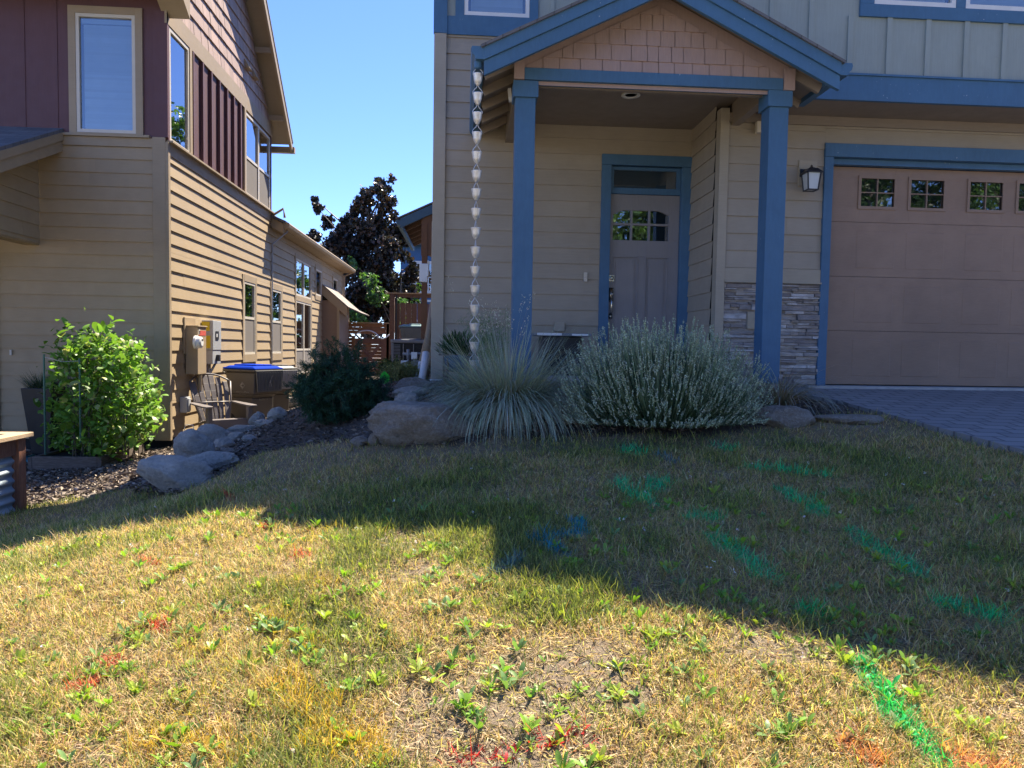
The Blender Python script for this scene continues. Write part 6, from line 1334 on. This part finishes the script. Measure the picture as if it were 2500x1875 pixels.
# ================================================================ TREES
def leaf_tree(name, base, clumps, lsize, cols, label, group=None, per=1.0, trunk_top=None, trunk_r=.16, mat='leaf', cat='tree'):
    """clumps: (x,y,z,r) world; leaves fill each clump unevenly so that gaps stay open"""
    o = empty(name, base, label, cat, group); mb = MB(); top = trunk_top or max(c[2] for c in clumps)-.6
    b = Vector(base); tp = Vector((base[0]+.1, base[1], top)); n = 8; tr = [b.lerp(tp, k/n)+Vector((random.gauss(0, .05), random.gauss(0, .05), 0)) for k in range(n+1)]
    mb.tube([tuple(p) for p in tr], [trunk_r*(1-.8*k/n) for k in range(n+1)], 8)
    for c in clumps:
        k = max(1, min(n-1, int((c[2]-1.2-base[2])/(top-base[2])*n))); s_ = tr[k]; e = Vector(c[:3]); m_ = s_.lerp(e, .5)+Vector((0, 0, -.1))
        mb.tube([tuple(s_), tuple(m_), tuple(e)], [trunk_r*.28, trunk_r*.18, trunk_r*.06], 5)
    mb.build('trunk', 'bark', o)
    Ps, Ds, Cs = [], [], []
    for c in clumps:
        m = int(per*260*c[3]**2/(lsize**1.5)*.12)+20; ns_ = max(4, int(14*c[3])); sub = RNG.normal(size=(ns_, 3)); sub = unit(sub)*RNG.uniform(.3, .95, (ns_, 1))*c[3]
        pick = RNG.integers(0, ns_, m); p = np.array(c[:3])+sub[pick]+RNG.normal(0, c[3]*.17, (m, 3)); Ps.append(p); Ds.append(sub[pick]+RNG.normal(0, .6*c[3], (m, 3))-[0, 0, .3*c[3]])
        tone = RNG.normal(1, .16, ns_)[pick][:, None]; w = RNG.random((m, 1)); cc_ = np.where(w < .7, np.array([cols[0]]), np.array([cols[1]]))*tone*RNG.normal(1, .2, (m, 1)).clip(.5, 1.6); Cs.append(cc_)
    Ps, Ds, Cs = np.concatenate(Ps), np.concatenate(Ds), np.concatenate(Cs)
    V, F, C = leaf_arrays(Ps, Ds, RNG.uniform(.7, 1.3, len(Ps))*lsize, .8, .35, Cs); npmesh('crown', V, F, mat, parent=o, col=C); return o
def cpx(lst, Y, dj=.8):
    out = []
    for (px, py, r) in lst:
        y = Y+random.uniform(-dj, dj); p = atY(px, py, y); out.append((p[0], p[1], p[2], r*y/FPX*1.15))
    return out
mp_ = [(905,462,20),(940,452,20),(895,492,26),(925,485,28),(945,500,26),(870,530,26),(905,535,34),(940,545,36),(960,575,26),(855,560,28),(900,580,40),(940,600,40),(775,492,12),(782,515,15),(795,545,20),(770,572,18),(800,585,26),(830,570,22),(845,605,36),(800,615,22),(890,630,45),(940,650,42),(980,600,26),(1000,645,20),(985,560,18),(860,660,40),(900,690,48),(950,700,44),(990,690,28),(1005,735,20),(850,720,36),(880,750,45),(930,760,45),(970,760,36),(845,780,30),(900,790,34),(985,720,28)]
leaf_tree('maple_tree', (-4.1, 30, -.9), cpx(mp_, 30), .17, ((0.034, 0.034, 0.030), (0.11, 0.07, 0.05)), 'dark purple-leaved maple rising behind the cedar fence', per=3.8, trunk_r=.2, mat='leaf_dark')
g2 = [(905,690,30),(860,640,18),(930,735,30),(985,745,18),(1020,700,12),(880,780,35),(960,790,30),(850,760,25),(1015,735,12),(800,760,30),(840,800,35)]
leaf_tree('green_tree', (-2.6, 28, -.9), cpx(g2, 27.8, .4), .15, ((0.10, 0.20, 0.05), (0.05, 0.10, 0.04)), 'light green young tree mixed into the lower maple foliage', per=.9, trunk_r=.1)
leaf_tree('green_tree', (3.4, 28, -.9), [(3.4+random.gauss(0, 1.0), 28+random.gauss(0, .8), random.uniform(-.2, 8.0), random.uniform(.8, 1.2)) for k in range(26)], .2, ((0.08, 0.16, 0.05), (0.12, 0.22, 0.06)), 'taller leafy green tree standing behind the right house', per=.8)
leaf_tree('green_tree', (.8, 28.5, -.9), [(.9+random.gauss(0, .5), 28.5+random.gauss(0, .6), random.uniform(-.3, 5.2), random.uniform(.6, .9)) for k in range(18)], .2, ((0.06, 0.12, 0.04), (0.09, 0.17, 0.05)), 'narrow dark green tree behind the right house, left of the taller one', per=.8)
leaf_tree('green_tree', (3.0, 38, -.9), [(3.0+random.gauss(0, 1.2), 38+random.gauss(0, .8), random.uniform(-.2, 6.0), random.uniform(.9, 1.4)) for k in range(22)], .22, ((0.07, 0.14, 0.05), (0.11, 0.19, 0.06)), 'farthest green tree, well behind the right house', per=.8)
# trees across the street, behind the viewer: the windows mirror them
for k, (x, y, h) in enumerate(((-7, -19, 9.0), (0.0, -24, 12.0), (9, -20, 14), (16, -18, 13.0), (4.5, -21, 10.0), (23, -22, 15), (12.5, -23, 15), (19.5, -19, 13), (27.5, -20, 15), (32, -24, 16))):
    leaf_tree('street_tree', (x, y, -1.6), [(x+random.gauss(0, 1.5), y+random.gauss(0, 1.3), -1.6+random.uniform(.2, 1)*h, random.uniform(1.3, 2.0)) for _ in range(22)], .24, (((0.05, 0.10, 0.04), (0.09, 0.17, 0.05)), ((0.03, 0.065, 0.03), (0.05, 0.10, 0.04)))[k % 2],
     ('broad green tree across the street, far left', 'tall dark tree across the street, behind the viewer', 'green tree across the street, opposite the garage', 'dark tree across the street, second from the right', 'small green tree across the street, opposite the door', 'tallest dark tree across the street, far right', 'tall green tree across the street, behind and between the two garage-side trees', 'dark tree across the street, just left of the tallest', 'green tree at the far right end of the row across the street', 'last dark tree beyond the right end of the row across the street')[k], group='trees across the street', per=.6, trunk_r=.18)
